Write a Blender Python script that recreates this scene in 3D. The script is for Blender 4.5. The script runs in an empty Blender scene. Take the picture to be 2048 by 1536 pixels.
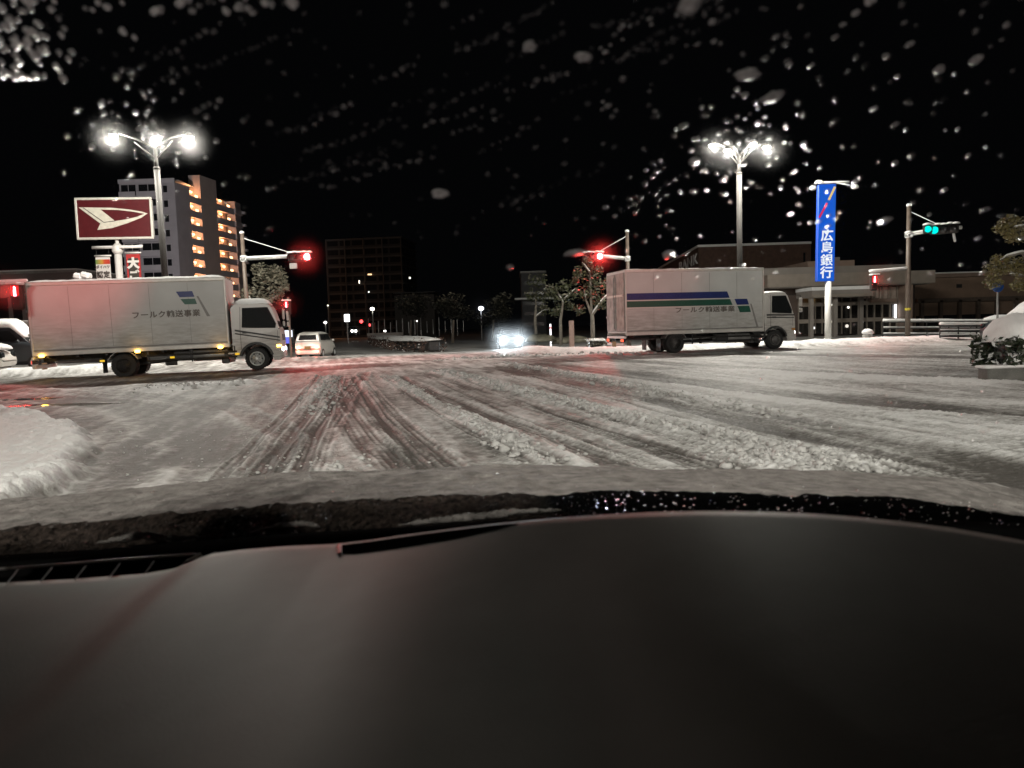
import bpy, math, random
import numpy as np
from mathutils import Vector, Matrix
random.seed(7); rng = np.random.default_rng(7)
S = bpy.context.scene; COL = S.collection
R = math.radians

# ------------------------------------------------------------------ camera, world, exposure
F = 1479.0; CX, CY = 1024.0, 768.0; CAMH = 1.27
PITCH = math.atan((768 - 653) / F); ROLL = R(1.7)
_f = Vector((0, math.cos(PITCH), -math.sin(PITCH)))
_r0 = Vector((1, 0, 0)); _u0 = _r0.cross(_f)
_r = _r0 * math.cos(ROLL) - _u0 * math.sin(ROLL)
_u = _r0 * math.sin(ROLL) + _u0 * math.cos(ROLL)
cam = bpy.data.cameras.new('camera'); camo = bpy.data.objects.new('camera', cam); COL.objects.link(camo)
camo.matrix_world = Matrix(((_r.x, _u.x, -_f.x, 0), (_r.y, _u.y, -_f.y, 0), (_r.z, _u.z, -_f.z, CAMH), (0, 0, 0, 1)))
cam.sensor_width = 36; cam.lens = 36 * F / 2048
cam.clip_start = 0.02; cam.clip_end = 3000
cam.dof.use_dof = True; cam.dof.focus_distance = 26; cam.dof.aperture_fstop = 7.6
S.camera = camo
W = bpy.data.worlds.new('World'); S.world = W; W.use_nodes = True
bg = W.node_tree.nodes['Background']; bg.inputs[0].default_value = (0.55, 0.55, 0.6, 1); bg.inputs[1].default_value = 0.0030
S.view_settings.view_transform = 'Standard'; S.view_settings.look = 'None'
S.view_settings.exposure = 0.0; S.view_settings.gamma = 1; S.view_settings.use_curve_mapping = False
S.cycles.use_denoising = True; S.cycles.use_adaptive_sampling = True; S.cycles.adaptive_threshold = 0.02
S.cycles.max_bounces = 6; S.cycles.diffuse_bounces = 2; S.cycles.glossy_bounces = 3
S.cycles.transmission_bounces = 4; S.cycles.transparent_max_bounces = 12
S.cycles.sample_clamp_indirect = 3; S.cycles.caustics_reflective = False; S.cycles.caustics_refractive = False

LAMP_W = 2150.0                       # watts of one street-lamp head
LAMP_C = (1.0, 0.95, 0.855)

def ray(x, y):
    return _f * F + _r * (x - CX) - _u * (y - CY)
def P(x, y, Y):
    d = ray(x, y); return Vector((0, 0, CAMH)) + d * (Y / d.y)
def G(x, y, z=0.0):
    d = ray(x, y); t = (z - CAMH) / d.z; return Vector((0, 0, CAMH)) + d * t
def proj(p):
    v = Vector(p) - Vector((0, 0, CAMH)); k = F / v.dot(_f)
    return CX + v.dot(_r) * k, CY - v.dot(_u) * k
def sm(a, b, x):
    t = np.clip((x - a) / (b - a), 0, 1); return t * t * (3 - 2 * t)
def gz(x, y):
    return float(-0.30 * sm(36, 52, y))

# ------------------------------------------------------------------ object helpers
def tag(o, label=None, cat=None, group=None, kind=None):
    if label: o['label'] = label
    if cat: o['category'] = cat
    if group: o['group'] = group
    if kind: o['kind'] = kind
    return o
def empty(name, loc, rz=0.0, label=None, cat=None, group=None):
    o = bpy.data.objects.new(name, None); COL.objects.link(o)
    o.location = loc; o.rotation_euler = (0, 0, rz); o.empty_display_size = .2
    return tag(o, label, cat, group)
def mesh_obj(name, verts, faces, mats, parent=None, smooth=False, fm=None):
    me = bpy.data.meshes.new(name); me.from_pydata([tuple(v) for v in verts], [], faces)
    for m in (mats if isinstance(mats, (list, tuple)) else [mats]): me.materials.append(m)
    if fm: me.polygons.foreach_set('material_index', fm)
    if smooth: me.polygons.foreach_set('use_smooth', [True] * len(me.polygons))
    me.update()
    o = bpy.data.objects.new(name, me); COL.objects.link(o)
    if parent: o.parent = parent
    return o
class MB:
    def __init__(s): s.v = []; s.f = []; s.fm = []; s.mi = 0
    def add(s, vs, fs):
        b = len(s.v); s.v += [tuple(v) for v in vs]; s.f += [[i + b for i in f] for f in fs]; s.fm += [s.mi] * len(fs); return s
    def box(s, c, d, rz=0.0, rx=0.0, ry=0.0, bev=0.0):
        x, y, z = d[0] / 2, d[1] / 2, d[2] / 2
        if bev <= 0:
            vs = [Vector((i, j, k)) for k in (-z, z) for j in (-y, y) for i in (-x, x)]
            fs = [(0, 2, 3, 1), (4, 5, 7, 6), (0, 1, 5, 4), (2, 6, 7, 3), (0, 4, 6, 2), (1, 3, 7, 5)]
        else:
            b = min(bev, x * .95, y * .95, z * .95); vs = []; idx = {}
            for sx in (-1, 1):
                for sy in (-1, 1):
                    for sz in (-1, 1):
                        for a in range(3):
                            p = [sx * (x - b), sy * (y - b), sz * (z - b)]; q = (x, y, z)
                            p[a] = (sx, sy, sz)[a] * q[a]; idx[(sx, sy, sz, a)] = len(vs); vs.append(Vector(p))
            fs = []
            I = lambda *k: idx[k]
            for sg in (-1, 1):
                for a, o in ((0, 1), (1, 1), (2, 1)):
                    u, w = [(1, 2), (2, 0), (0, 1)][a]
                    q = []
                    for (su, sw) in ((-1, -1), (1, -1), (1, 1), (-1, 1)):
                        k = [0, 0, 0]; k[a] = sg; k[u] = su; k[w] = sw; q.append(I(*k, a))
                    fs.append(q if sg > 0 else q[::-1])
            for a in range(3):
                u, w = [(1, 2), (2, 0), (0, 1)][a]
                for su in (-1, 1):
                    for sw in (-1, 1):
                        k1 = [0, 0, 0]; k1[a] = -1; k1[u] = su; k1[w] = sw
                        k2 = list(k1); k2[a] = 1
                        fs.append([I(*k1, u), I(*k2, u), I(*k2, w), I(*k1, w)] if su * sw > 0 else [I(*k1, w), I(*k2, w), I(*k2, u), I(*k1, u)])
            for sx in (-1, 1):
                for sy in (-1, 1):
                    for sz in (-1, 1):
                        t = [I(sx, sy, sz, 0), I(sx, sy, sz, 1), I(sx, sy, sz, 2)]
                        fs.append(t if sx * sy * sz > 0 else t[::-1])
        M = Matrix.Translation(Vector(c)) @ Matrix.Rotation(rz, 4, 'Z') @ Matrix.Rotation(ry, 4, 'Y') @ Matrix.Rotation(rx, 4, 'X')
        return s.add([M @ v for v in vs], fs)
    def tube(s, pts, rad, n=8, cap=True):
        pts = [Vector(p) for p in pts]
        if not isinstance(rad, (list, tuple)): rad = [rad] * len(pts)
        vs = []; fs = []
        for i, p in enumerate(pts):
            d = (pts[min(i + 1, len(pts) - 1)] - pts[max(i - 1, 0)]).normalized()
            a = Vector((0, 0, 1)) if abs(d.z) < .9 else Vector((1, 0, 0))
            e1 = d.cross(a).normalized(); e2 = d.cross(e1)
            for k in range(n):
                t = 2 * math.pi * k / n; vs.append(p + (e1 * math.cos(t) + e2 * math.sin(t)) * rad[i])
        for i in range(len(pts) - 1):
            for k in range(n):
                k2 = (k + 1) % n; fs.append((i * n + k, i * n + k2, (i + 1) * n + k2, (i + 1) * n + k))
        if cap: fs.append(tuple(range(n - 1, -1, -1))); m = (len(pts) - 1) * n; fs.append(tuple(range(m, m + n)))
        return s.add(vs, fs)
    def lathe(s, prof, c, axis='z', n=20):
        vs = []; fs = []
        for (r, h) in prof:
            for k in range(n):
                t = 2 * math.pi * k / n; a, b = r * math.cos(t), r * math.sin(t)
                vs.append(Vector(c) + (Vector((a, b, h)) if axis == 'z' else Vector((a, h, b)) if axis == 'y' else Vector((h, a, b))))
        for i in range(len(prof) - 1):
            for k in range(n):
                k2 = (k + 1) % n; fs.append((i * n + k, i * n + k2, (i + 1) * n + k2, (i + 1) * n + k))
        fs.append(tuple(range(n - 1, -1, -1))); m = (len(prof) - 1) * n; fs.append(tuple(range(m, m + n)))
        return s.add(vs, fs)
    def prism(s, pts, y0, y1):            # polygon in x,z extruded along y
        n = len(pts); vs = [(p[0], y0, p[1]) for p in pts] + [(p[0], y1, p[1]) for p in pts]
        fs = [tuple(range(n)), tuple(range(2 * n - 1, n - 1, -1))] + [(i, i + n, (i + 1) % n + n, (i + 1) % n) for i in range(n)]
        return s.add(vs, fs)
    def blob(s, c, r, n=8, m=6, jit=.12, flat=False):
        vs = []; fs = []; c = Vector(c); ph = random.random() * 9
        for j in range(m + 1):
            t = math.pi * j / m
            for k in range(n):
                a = 2 * math.pi * k / n + ph
                q = 1 + jit * (random.random() - .5) * 2
                z = math.cos(t) * r[2] * q
                if flat and z < 0: z *= .15
                vs.append(c + Vector((math.sin(t) * math.cos(a) * r[0] * q, math.sin(t) * math.sin(a) * r[1] * q, z)))
        for j in range(m):
            for k in range(n):
                k2 = (k + 1) % n; fs.append((j * n + k, (j + 1) * n + k, (j + 1) * n + k2, j * n + k2))
        return s.add(vs, fs)
    def obj(s, name, mats, parent=None, smooth=False):
        return mesh_obj(name, s.v, s.f, mats, parent, smooth, s.fm if isinstance(mats, (list, tuple)) else None)
def B(name, mat_, parent, c, d, **k): return MB().box(c, d, **k).obj(name, mat_, parent)

# ------------------------------------------------------------------ materials
def mat(name, col, rough=.6, metal=0.0, var=.12, scale=6.0, bump=0.0, bscale=40.0, spec=.5, coat=0.0):
    m = bpy.data.materials.new(name); m.use_nodes = True; nt = m.node_tree; b = nt.nodes['Principled BSDF']
    b.inputs['Roughness'].default_value = rough; b.inputs['Metallic'].default_value = metal
    b.inputs['Specular IOR Level'].default_value = spec; b.inputs['Coat Weight'].default_value = coat
    tc = nt.nodes.new('ShaderNodeTexCoord')
    n = nt.nodes.new('ShaderNodeTexNoise'); n.inputs['Scale'].default_value = scale; n.inputs['Detail'].default_value = 6
    nt.links.new(tc.outputs['Object'], n.inputs['Vector'])
    r = nt.nodes.new('ShaderNodeMapRange'); r.inputs[1].default_value = .3; r.inputs[2].default_value = .7
    r.inputs[3].default_value = 1 - var; r.inputs[4].default_value = 1 + var; nt.links.new(n.outputs[0], r.inputs[0])
    mx = nt.nodes.new('ShaderNodeMix'); mx.data_type = 'RGBA'; mx.blend_type = 'MULTIPLY'; mx.inputs[0].default_value = 1
    mx.inputs[6].default_value = (*col, 1); nt.links.new(r.outputs[0], mx.inputs[7]); nt.links.new(mx.outputs[2], b.inputs['Base Color'])
    if bump:
        n2 = nt.nodes.new('ShaderNodeTexNoise'); n2.inputs['Scale'].default_value = bscale; n2.inputs['Detail'].default_value = 4
        nt.links.new(tc.outputs['Object'], n2.inputs['Vector'])
        bp = nt.nodes.new('ShaderNodeBump'); bp.inputs['Strength'].default_value = bump; bp.inputs['Distance'].default_value = .02
        nt.links.new(n2.outputs[0], bp.inputs['Height']); nt.links.new(bp.outputs[0], b.inputs['Normal'])
    return m
def emis(name, col, s):
    m = bpy.data.materials.new(name); m.use_nodes = True; nt = m.node_tree
    e = nt.nodes.new('ShaderNodeEmission'); e.inputs[0].default_value = (*col, 1); e.inputs[1].default_value = s
    nt.links.new(e.outputs[0], nt.nodes['Material Output'].inputs[0]); nt.nodes.remove(nt.nodes['Principled BSDF']); return m
M_snow = mat('snow', (.80, .80, .79), .75, 0, .06, 3, .5, 25, .3)
M_steel = mat('galvanised_steel', (.34, .34, .33), .45, .6, .15, 5)
M_brown = mat('brown_painted_steel', (.13, .10, .08), .5, 0, .2, 5)
M_greypole = mat('grey_painted_steel', (.030, .028, .026), .8, 0, .15, 4, 0, 40, .2)
M_white = mat('white_paint', (.72, .71, .68), .35, 0, .05, 3)
M_dark = mat('dark_metal', (.03, .03, .03), .5, 0, .3, 6)
M_rubber = mat('tyre_rubber', (.018, .018, .018), .75, 0, .3, 14, .3, 60)
M_rim = mat('steel_rim', (.66, .68, .67), .4, .3, .15, 10)
M_rimdirty = mat('dirty_rim', (.16, .155, .15), .6, 0, .3, 10)
M_glass = mat('vehicle_glass', (.014, .016, .017), .35, 0, .1, 3, 0, 40, .02)
M_trk = mat('truck_body_panel', (.60, .60, .585), .55, 0, .07, 1.2, .06, 3, .3)
def grime(m, z0, z1, col):
    nt = m.node_tree; b = nt.nodes['Principled BSDF']; src = b.inputs['Base Color'].links[0].from_socket; N = nt.nodes.new; L = nt.links.new
    tc = N('ShaderNodeTexCoord'); sp = N('ShaderNodeSeparateXYZ'); L(tc.outputs['Object'], sp.inputs[0])
    mr = N('ShaderNodeMapRange'); mr.interpolation_type = 'SMOOTHSTEP'; mr.inputs[1].default_value = z1; mr.inputs[2].default_value = z0; L(sp.outputs[2], mr.inputs[0])
    mp = N('ShaderNodeMapping'); mp.inputs['Scale'].default_value = (1.2, 1.2, 7); mp.inputs['Rotation'].default_value = (0, R(8), 0); L(tc.outputs['Object'], mp.inputs[0])
    n = N('ShaderNodeTexNoise'); n.inputs['Scale'].default_value = 1.6; n.inputs['Detail'].default_value = 8; n.inputs['Roughness'].default_value = .65; L(mp.outputs[0], n.inputs['Vector'])
    a = N('ShaderNodeMapRange'); a.inputs[1].default_value = .35; a.inputs[2].default_value = .68; L(n.outputs[0], a.inputs[0])
    k = N('ShaderNodeMath'); k.operation = 'MULTIPLY'; L(mr.outputs[0], k.inputs[0]); L(a.outputs[0], k.inputs[1])
    mx = N('ShaderNodeMix'); mx.data_type = 'RGBA'; L(k.outputs[0], mx.inputs[0]); L(src, mx.inputs[6]); mx.inputs[7].default_value = (*col, 1); L(mx.outputs[2], b.inputs['Base Color'])
M_faded = mat('faded_print', (.15, .13, .115), .6, 0, .2, 6)
grime(M_trk, .7, 2.6, (.33, .31, .28))
M_cab = mat('truck_cab_paint', (.60, .58, .55), .35, 0, .06, 2)
grime(M_cab, .5, 1.9, (.24, .22, .20))
M_alu = mat('aluminium_trim', (.68, .66, .62), .4, .2, .08, 6)
M_navy = mat('navy_print', (.010, .024, .15), .4, 0, .1, 4)
M_green = mat('green_print', (.010, .085, .055), .4, 0, .1, 4)
M_ink = mat('black_print', (.05, .045, .04), .5, 0, .2, 6)
M_greyprint = mat('grey_print', (.25, .24, .23), .5, 0, .1, 6)
M_leaf = mat('evergreen_leaf', (.050, .056, .024), .5, 0, .5, 3)
M_leafdull = mat('frosted_leaf', (.16, .15, .11), .6, 0, .5, 3)
M_leafdark = mat('shrub_leaf', (.030, .040, .022), .4, 0, .5, 6)
M_bark = mat('bark', (.20, .18, .15), .8, 0, .4, 8, .4, 30)
M_conc = mat('concrete', (.30, .29, .27), .85, 0, .25, 3, .5, 20)
M_wetconc = mat('wet_concrete', (.11, .11, .10), .7, 0, .35, 4, .5, 20)
M_red = emis('red_lamp', (1, .05, .06), 60)
M_green_l = emis('green_lamp', (.0, .75, .62), 1.5)
M_bulb = emis('lamp_bulb', (1, .93, .8), 70)
M_orange = emis('amber_lamp', (1, .50, .06), 16)
M_tail = emis('tail_lamp', (1, .10, .05), 2.5)
M_tailb = emis('tail_lamp_core', (1, .45, .28), 6)
M_head = emis('headlamp', (.78, .92, 1), 150)
M_warm = emis('stair_lamp', (1, .50, .24), 5)
M_cool = emis('cool_white_lamp', (.85, .9, 1), 12)

# ------------------------------------------------------------------ lettering (meshes made while the scene is small)
def text_mesh(body, bold=.0, ext=.01):
    c = bpy.data.curves.new('lettering', 'FONT'); c.body = body; c.size = 1; c.extrude = ext; c.offset = bold
    c.align_x = 'CENTER'; c.align_y = 'CENTER'; c.resolution_u = 3; c.space_character = 1.12
    o = bpy.data.objects.new('tmp', c); COL.objects.link(o)
    bpy.context.view_layer.update()
    me = bpy.data.meshes.new_from_object(o.evaluated_get(bpy.context.evaluated_depsgraph_get()))
    bpy.data.objects.remove(o); return me
TXT = {k: text_mesh(k, b) for k, b in (('広', .022), ('島', .012), ('銀', .012), ('行', .022), ('大', .06), ('ご', .05), ('ダイハツ', .02), ('認定', .03), ('フールク輸送事業', .02), ('BANK', .0))}
def letter(key, mat_, parent, M, name='lettering'):
    me = TXT[key].copy(); me.materials.clear(); me.materials.append(mat_)
    o = bpy.data.objects.new(name, me); COL.objects.link(o); o.parent = parent; o.matrix_local = M; return o
def face_south(c, w, h=None):              # text plane standing up, read from -y
    return Matrix.Translation(Vector(c)) @ Matrix.Rotation(R(90), 4, 'X') @ Matrix.Diagonal((w, h or w, 1, 1))

def point(name, loc, watts, col, rad, parent=None, spot=None, aim=None, blend=.5):
    l = bpy.data.lights.new(name, 'SPOT' if spot else 'POINT'); l.energy = watts; l.color = col; l.shadow_soft_size = rad
    if spot: l.spot_size = R(spot); l.spot_blend = blend
    o = bpy.data.objects.new(name, l); COL.objects.link(o); o.location = loc
    if aim is not None: o.rotation_euler = Vector(aim).to_track_quat('-Z', 'Y').to_euler()
    if parent: o.parent = parent
    return o

# ------------------------------------------------------------------ noise for the ground
def hsh(ix, iy, s):
    n = (ix.astype(np.int64) * 374761393 + iy.astype(np.int64) * 668265263 + s * 1442695041) & 0xffffffff
    n = ((n ^ (n >> 13)) * 1274126177) & 0xffffffff; n = n ^ (n >> 16)
    return (n & 0xffffff) / float(0xffffff)
def vnoise(x, y, s=0):
    ix = np.floor(x); iy = np.floor(y); fx = x - ix; fy = y - iy
    fx = fx * fx * (3 - 2 * fx); fy = fy * fy * (3 - 2 * fy)
    a = hsh(ix, iy, s); b = hsh(ix + 1, iy, s); c = hsh(ix, iy + 1, s); d = hsh(ix + 1, iy + 1, s)
    return (a * (1 - fx) + b * fx) * (1 - fy) + (c * (1 - fx) + d * fx) * fy
def fbm(x, y, s=0, o=4):
    r = 0; a = .5
    for k in range(o): r = r + a * vnoise(x, y, s + k * 17); x = x * 2.03; y = y * 2.03; a *= .5
    return r / (1 - .5 ** o)
def lumps(x, y, s=0):
    ix = np.floor(x); iy = np.floor(y); best = np.full(x.shape, 9.0)
    for dx in (-1, 0, 1):
        for dy in (-1, 0, 1):
            a = ix + dx; b = iy + dy
            px = a + .15 + .7 * hsh(a, b, s); py = b + .15 + .7 * hsh(a, b, s + 5); w = .5 + .7 * hsh(a, b, s + 9)
            best = np.minimum(best, ((px - x) ** 2 + (py - y) ** 2) / (w * w * .5))
    return np.sqrt(np.clip(1 - best, 0, 1))
def pl(pts): return np.array([tuple(G(*p))[:2] for p in pts])
def pdist(x, y, poly):
    bd = np.full(x.shape, 1e9); bs = np.zeros(x.shape); sg = np.zeros(x.shape); acc = 0
    for (a, b) in zip(poly[:-1], poly[1:]):
        d = b - a; L = math.hypot(*d); d = d / L
        rx = x - a[0]; ry = y - a[1]; t = np.clip(rx * d[0] + ry * d[1], 0, L)
        ex = rx - d[0] * t; ey = ry - d[1] * t; q = ex * ex + ey * ey
        m = q < bd; bd = np.where(m, q, bd); bs = np.where(m, acc + t, bs); sg = np.where(m, np.sign(d[0] * ry - d[1] * rx), sg); acc += L
    return np.sqrt(bd), bs, sg

DARK = [([(690, 758), (735, 820), (790, 870), (850, 935), (960, 1040)], .30, .7, 1),
        ([(655, 768), (690, 830), (730, 880), (790, 935), (900, 1040)], .2, .6, 1),
        ([(800, 755), (880, 795), (1000, 845), (1130, 895), (1230, 935), (1400, 1000)], .17, .8, 1),
        ([(850, 745), (960, 785), (1100, 830), (1250, 880), (1400, 935), (1600, 1010)], .16, .55, 1),
        ([(500, 1000), (560, 930), (600, 870), (640, 815), (690, 760)], .26, .42, 1),
        ([(585, 1000), (615, 930), (650, 860), (690, 800), (730, 745)], .16, .35, 1),
        ([(500, 960), (440, 890), (370, 845), (260, 812), (100, 798), (-150, 792)], .55, .65, 0),
        ([(620, 930), (560, 860), (470, 815), (300, 790), (50, 783)], .22, .4, 0),
        ([(560, 745), (800, 724), (1000, 716), (1300, 711), (1500, 708), (1900, 715), (2300, 725)], 1.0, .75, 0),
        ([(-200, 792), (100, 776), (300, 762), (450, 752), (600, 742), (800, 730)], .95, .8, 0),
        ([(1000, 735), (1150, 765), (1350, 808), (1600, 860), (1900, 920), (2300, 1000)], .55, .95, 0),
        ([(1080, 728), (1250, 748), (1500, 782), (1800, 808), (2300, 840)], .62, .95, 0),
        ([(1250, 722), (1500, 738), (1750, 750), (2200, 768)], .55, .8, 0),
        ([(1300, 800), (1500, 850), (1700, 905), (1900, 960)], .22, .4, 1)]
for k_, (x0_, x1_) in enumerate(((455, 640), (525, 668), (602, 684), (845, 705), (915, 722), (1075, 762), (1140, 800), (1310, 850), (1465, 905), (1560, 960), (1660, 1010), (1790, 1060))):
    DARK.append(([(x0_ + (x0_ - x1_) * .35, 1000), (x0_, 940), (x1_ + (x0_ - x1_) * .36, 830), (x1_ + (x0_ - x1_) * .13, 780), (x1_, 752)], .075, .42, 1))
LIGHT = [([(1480, 745), (1700, 757), (1980, 768)], .55, .5, .06),
         ([(1350, 772), (1600, 805), (1900, 850), (2300, 900)], .3, .3, .03),
         ([(560, 735), (750, 726), (950, 719), (1200, 713), (1330, 711)], .5, .5, .03),
         ([(300, 783), (380, 777), (440, 772), (500, 768)], .32, .6, .12),
         ([(0, 772), (200, 790), (320, 783)], .3, .3, .04),
         ([(960, 840), (1060, 880), (1150, 930)], .3, .2, .03)]
RIDGE = [([(880, 742), (1000, 775), (1100, 800), (1200, 825), (1300, 850), (1400, 868), (1500, 888), (1600, 915), (1720, 950)], .24, .10, .9),
         ([(1000, 728), (1100, 745), (1180, 760), (1250, 775), (1320, 790), (1420, 806), (1560, 832)], .30, .09, .55),
         ([(775, 752), (850, 798), (900, 820), (950, 850), (1020, 890), (1110, 930)], .17, .05, .8),
         ([(655, 752), (648, 785), (630, 830)], .32, .05, .6),
         ([(880, 722), (1000, 714), (1150, 710), (1300, 708)], .25, .08, .8),
         ([(1480, 898), (1600, 925), (1730, 955)], .5, .08, .9)]
MOUND = pl([(-500, 838), (-150, 830), (0, 829), (90, 840), (160, 862), (188, 888), (190, 918), (172, 950), (140, 980), (60, 1010), (-80, 1050), (-500, 1080)])
PUD = [(G(45, 797), 1.0, .16), (G(135, 808), 1.3, .17)]
# far kerb snow bank on both sides of the mouth of our road
def roadpt(s, off):                       # along the crossing road, direction of the trucks
    a = R(13); return np.array((-12.6 + s * math.cos(a) - off * math.sin(a), 25.0 + s * math.sin(a) + off * math.cos(a)))
BANKS = [(np.array([roadpt(-30, 3.6), roadpt(-10, 3.4), roadpt(-3, 3.8), roadpt(-1.5, 6)]), 1.0, .30),
         (np.array([roadpt(16.5, 10), roadpt(16.3, 5.5), roadpt(18, 3.4), roadpt(26, 2.8), roadpt(40, 2.6), roadpt(60, 2.6)]), .9, .24)]

def inpoly(x, y, poly):
    c = np.zeros(x.shape, bool); n = len(poly); j = n - 1
    for i in range(n):
        xi, yi = poly[i]; xj, yj = poly[j]
        m = ((yi > y) != (yj > y)) & (x < (xj - xi) * (y - yi) / (yj - yi + 1e-12) + xi); c ^= m; j = i
    return c
def ground_fields(x, y):
    z = -0.30 * sm(36, 52, y)
    nz = fbm(x * .7, y * .7, 3); n2 = fbm(x * 6, y * 6, 11); n3 = fbm(x * 22, y * 22, 23, 3)
    # streaks of drag along the road direction
    ca, sa = math.cos(R(14)), math.sin(R(14))
    u = x * ca + y * sa; v = -x * sa + y * ca
    st = fbm(u * 5.5, v * .6, 31)
    st2 = fbm(u * 1.3, v * .35, 37); n4 = fbm(x * 13, y * 13, 29, 3)
    snow = .375 + .30 * (nz - .5) + .75 * (st - .5) + .35 * (st2 - .5) + .40 * (n2 - .5) + .5 * (n4 - .5)
    z = z + .012 * (n2 - .5) + .010 * (n3 - .5) + .02 * (st - .5)
    for pts, hw, k, gr in DARK:
        d, s, sg = pdist(x, y, pl(pts)); w = hw * (1 + .35 * (vnoise(s * 1.3, s * 0, 4) - .5))
        m = np.exp(-(d / w) ** 4) * k; g = np.zeros_like(x)
        if gr:
            g = (vnoise(d * sg / .030 + 40, s * .9, 8) * .75 + .35 * np.sin(d * sg * 2 * math.pi / .075 + 5 * vnoise(s * .5, s * 0 + 3, 8))) * np.exp(-(d / (w * 1.5)) ** 4)
            lad = (np.sin(s * 2 * math.pi / .085) > .2) * np.exp(-((d * (sg > 0) - w * 1.35) / .09) ** 2)
            g = np.clip(g, 0, 1) * (.3 + vnoise(s * 1.7, d * 6, 12))
            snow = snow + .42 * (g - .30) * np.exp(-(d / (w * 1.5)) ** 4) + .15 * lad; z = z + .008 * g + .010 * lad
        snow = snow - m * (.42 + .25 * (n2 - .5)); z = z - .028 * m
        e = np.exp(-((d - w * 1.25) / (.25 * w)) ** 2); z = z + .014 * e * (n2 + .3); snow = snow + .16 * e * k
    for pts, hw, k, h in LIGHT:
        d, s, sg = pdist(x, y, pl(pts)); m = np.exp(-(d / hw) ** 2) * (.55 + .9 * n2); snow = snow + k * m; z = z + h * m
    for pts, hw, h, k in RIDGE:
        d, s, sg = pdist(x, y, pl(pts)); w = hw * (.7 + .7 * vnoise(s * 1.5, s * 0, 14))
        tot = np.hypot(*(pl(pts)[1:] - pl(pts)[:-1]).T).sum(); tp = sm(0, .8, s) * sm(0, .25 * tot, tot - s + .02)
        m = np.exp(-(d / w) ** 2) * tp; L = lumps(x * 13, y * 13, 41)
        z = z + m * h * .75 * (.35 + .9 * L * (.4 + n2)); snow = snow + .34 * m * k * (.4 + 1.2 * n2)
    for poly, hw, h in BANKS:
        d, s, sg = pdist(x, y, poly); m = np.exp(-(d / hw) ** 4)
        z = z + m * h * (.75 + .5 * fbm(x * 1.2, y * 1.2, 51)); snow = snow + .7 * m
        wide = sm(0, 1, np.where(sg > 0, d, 0) / 4.0); 
    ins = inpoly(x, y, MOUND); d, s, sg = pdist(x, y, np.vstack([MOUND, MOUND[:1]]))
    dd = np.where(ins, d, -d); n5 = fbm(x * 2.3, y * 2.3, 91); e = sm(-.07, .24, dd + .30 * (n5 - .5) + .05 * (n2 - .5)); snow = snow - .25 * np.exp(-((dd + .35) / .3) ** 2) * (dd < .1)
    crum = e * (1 - sm(.3, 1.1, dd))
    z = z + e * (.15 + .05 * nz) + crum * .05 * (lumps(x * 6, y * 6, 61) - .3) * n5 * 1.6 + e * .025 * (fbm(x * 2.2, y * 5, 71) - .5); snow = np.where(e > .3, np.maximum(snow, 1.0 * e), snow)
    wet = np.zeros_like(x)
    for c, a, b in PUD:
        q = ((x - c.x) / a) ** 2 + ((y - c.y) / (b * 2.2)) ** 2 + .5 * (n2 - .5); m = 1 - sm(.6, 1.0, q)
        wet = np.maximum(wet, m); z = z * (1 - m) + m * -.02
    # beyond the crossing: trodden, still snowy; kerb-side snow
    far = sm(40, 50, y); snow = snow * (1 - far) + far * (.55 + .5 * (nz - .5))
    return z, np.clip(snow, 0, 1), wet

M_ground = bpy.data.materials.new('snowy_road'); M_ground.use_nodes = True
def _gm():
    nt = M_ground.node_tree; b = nt.nodes['Principled BSDF']; N = nt.nodes.new; L = nt.links.new
    a = N('ShaderNodeAttribute'); a.attribute_name = 'snow'; w = N('ShaderNodeAttribute'); w.attribute_name = 'wet'
    tc = N('ShaderNodeTexCoord'); n = N('ShaderNodeTexNoise'); n.inputs['Scale'].default_value = 9; n.inputs['Detail'].default_value = 8; n.inputs['Roughness'].default_value = .7
    L(tc.outputs['Object'], n.inputs['Vector'])
    ad = N('ShaderNodeMath'); ad.operation = 'MULTIPLY_ADD'; L(n.outputs[0], ad.inputs[0]); ad.inputs[1].default_value = .5; L(a.outputs['Fac'], ad.inputs[2])
    sb = N('ShaderNodeMath'); sb.operation = 'SUBTRACT'; L(ad.outputs[0], sb.inputs[0]); sb.inputs[1].default_value = .25
    cr = N('ShaderNodeValToRGB'); L(sb.outputs[0], cr.inputs[0]); e = cr.color_ramp.elements
    e[0].position = 0.02; e[0].color = (.095, .088, .08, 1); e[1].position = 1; e[1].color = (.84, .84, .83, 1)
    for p, c in ((.18, (.17, .163, .152, 1)), (.36, (.31, .302, .285, 1)), (.55, (.50, .495, .48, 1)), (.82, (.76, .757, .745, 1))):
        q = e.new(p); q.color = c
    mx = N('ShaderNodeMix'); mx.data_type = 'RGBA'; L(w.outputs['Fac'], mx.inputs[0]); L(cr.outputs[0], mx.inputs[6]); mx.inputs[7].default_value = (.02, .018, .016, 1)
    L(mx.outputs[2], b.inputs['Base Color'])
    mr = N('ShaderNodeMapRange'); L(w.outputs['Fac'], mr.inputs[0]); mr.inputs[3].default_value = .62; mr.inputs[4].default_value = .06; L(mr.outputs[0], b.inputs['Roughness'])
    b.inputs['Specular IOR Level'].default_value = .35
    n2 = N('ShaderNodeTexNoise'); n2.inputs['Scale'].default_value = 30; n2.inputs['Detail'].default_value = 6; L(tc.outputs['Object'], n2.inputs['Vector'])
    bs = N('ShaderNodeMapRange'); L(w.outputs['Fac'], bs.inputs[0]); bs.inputs[3].default_value = .55; bs.inputs[4].default_value = 0
    bp = N('ShaderNodeBump'); bp.inputs['Distance'].default_value = .03; L(bs.outputs[0], bp.inputs['Strength']); L(n2.outputs[0], bp.inputs['Height']); L(bp.outputs[0], b.inputs['Normal'])
_gm()
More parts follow.
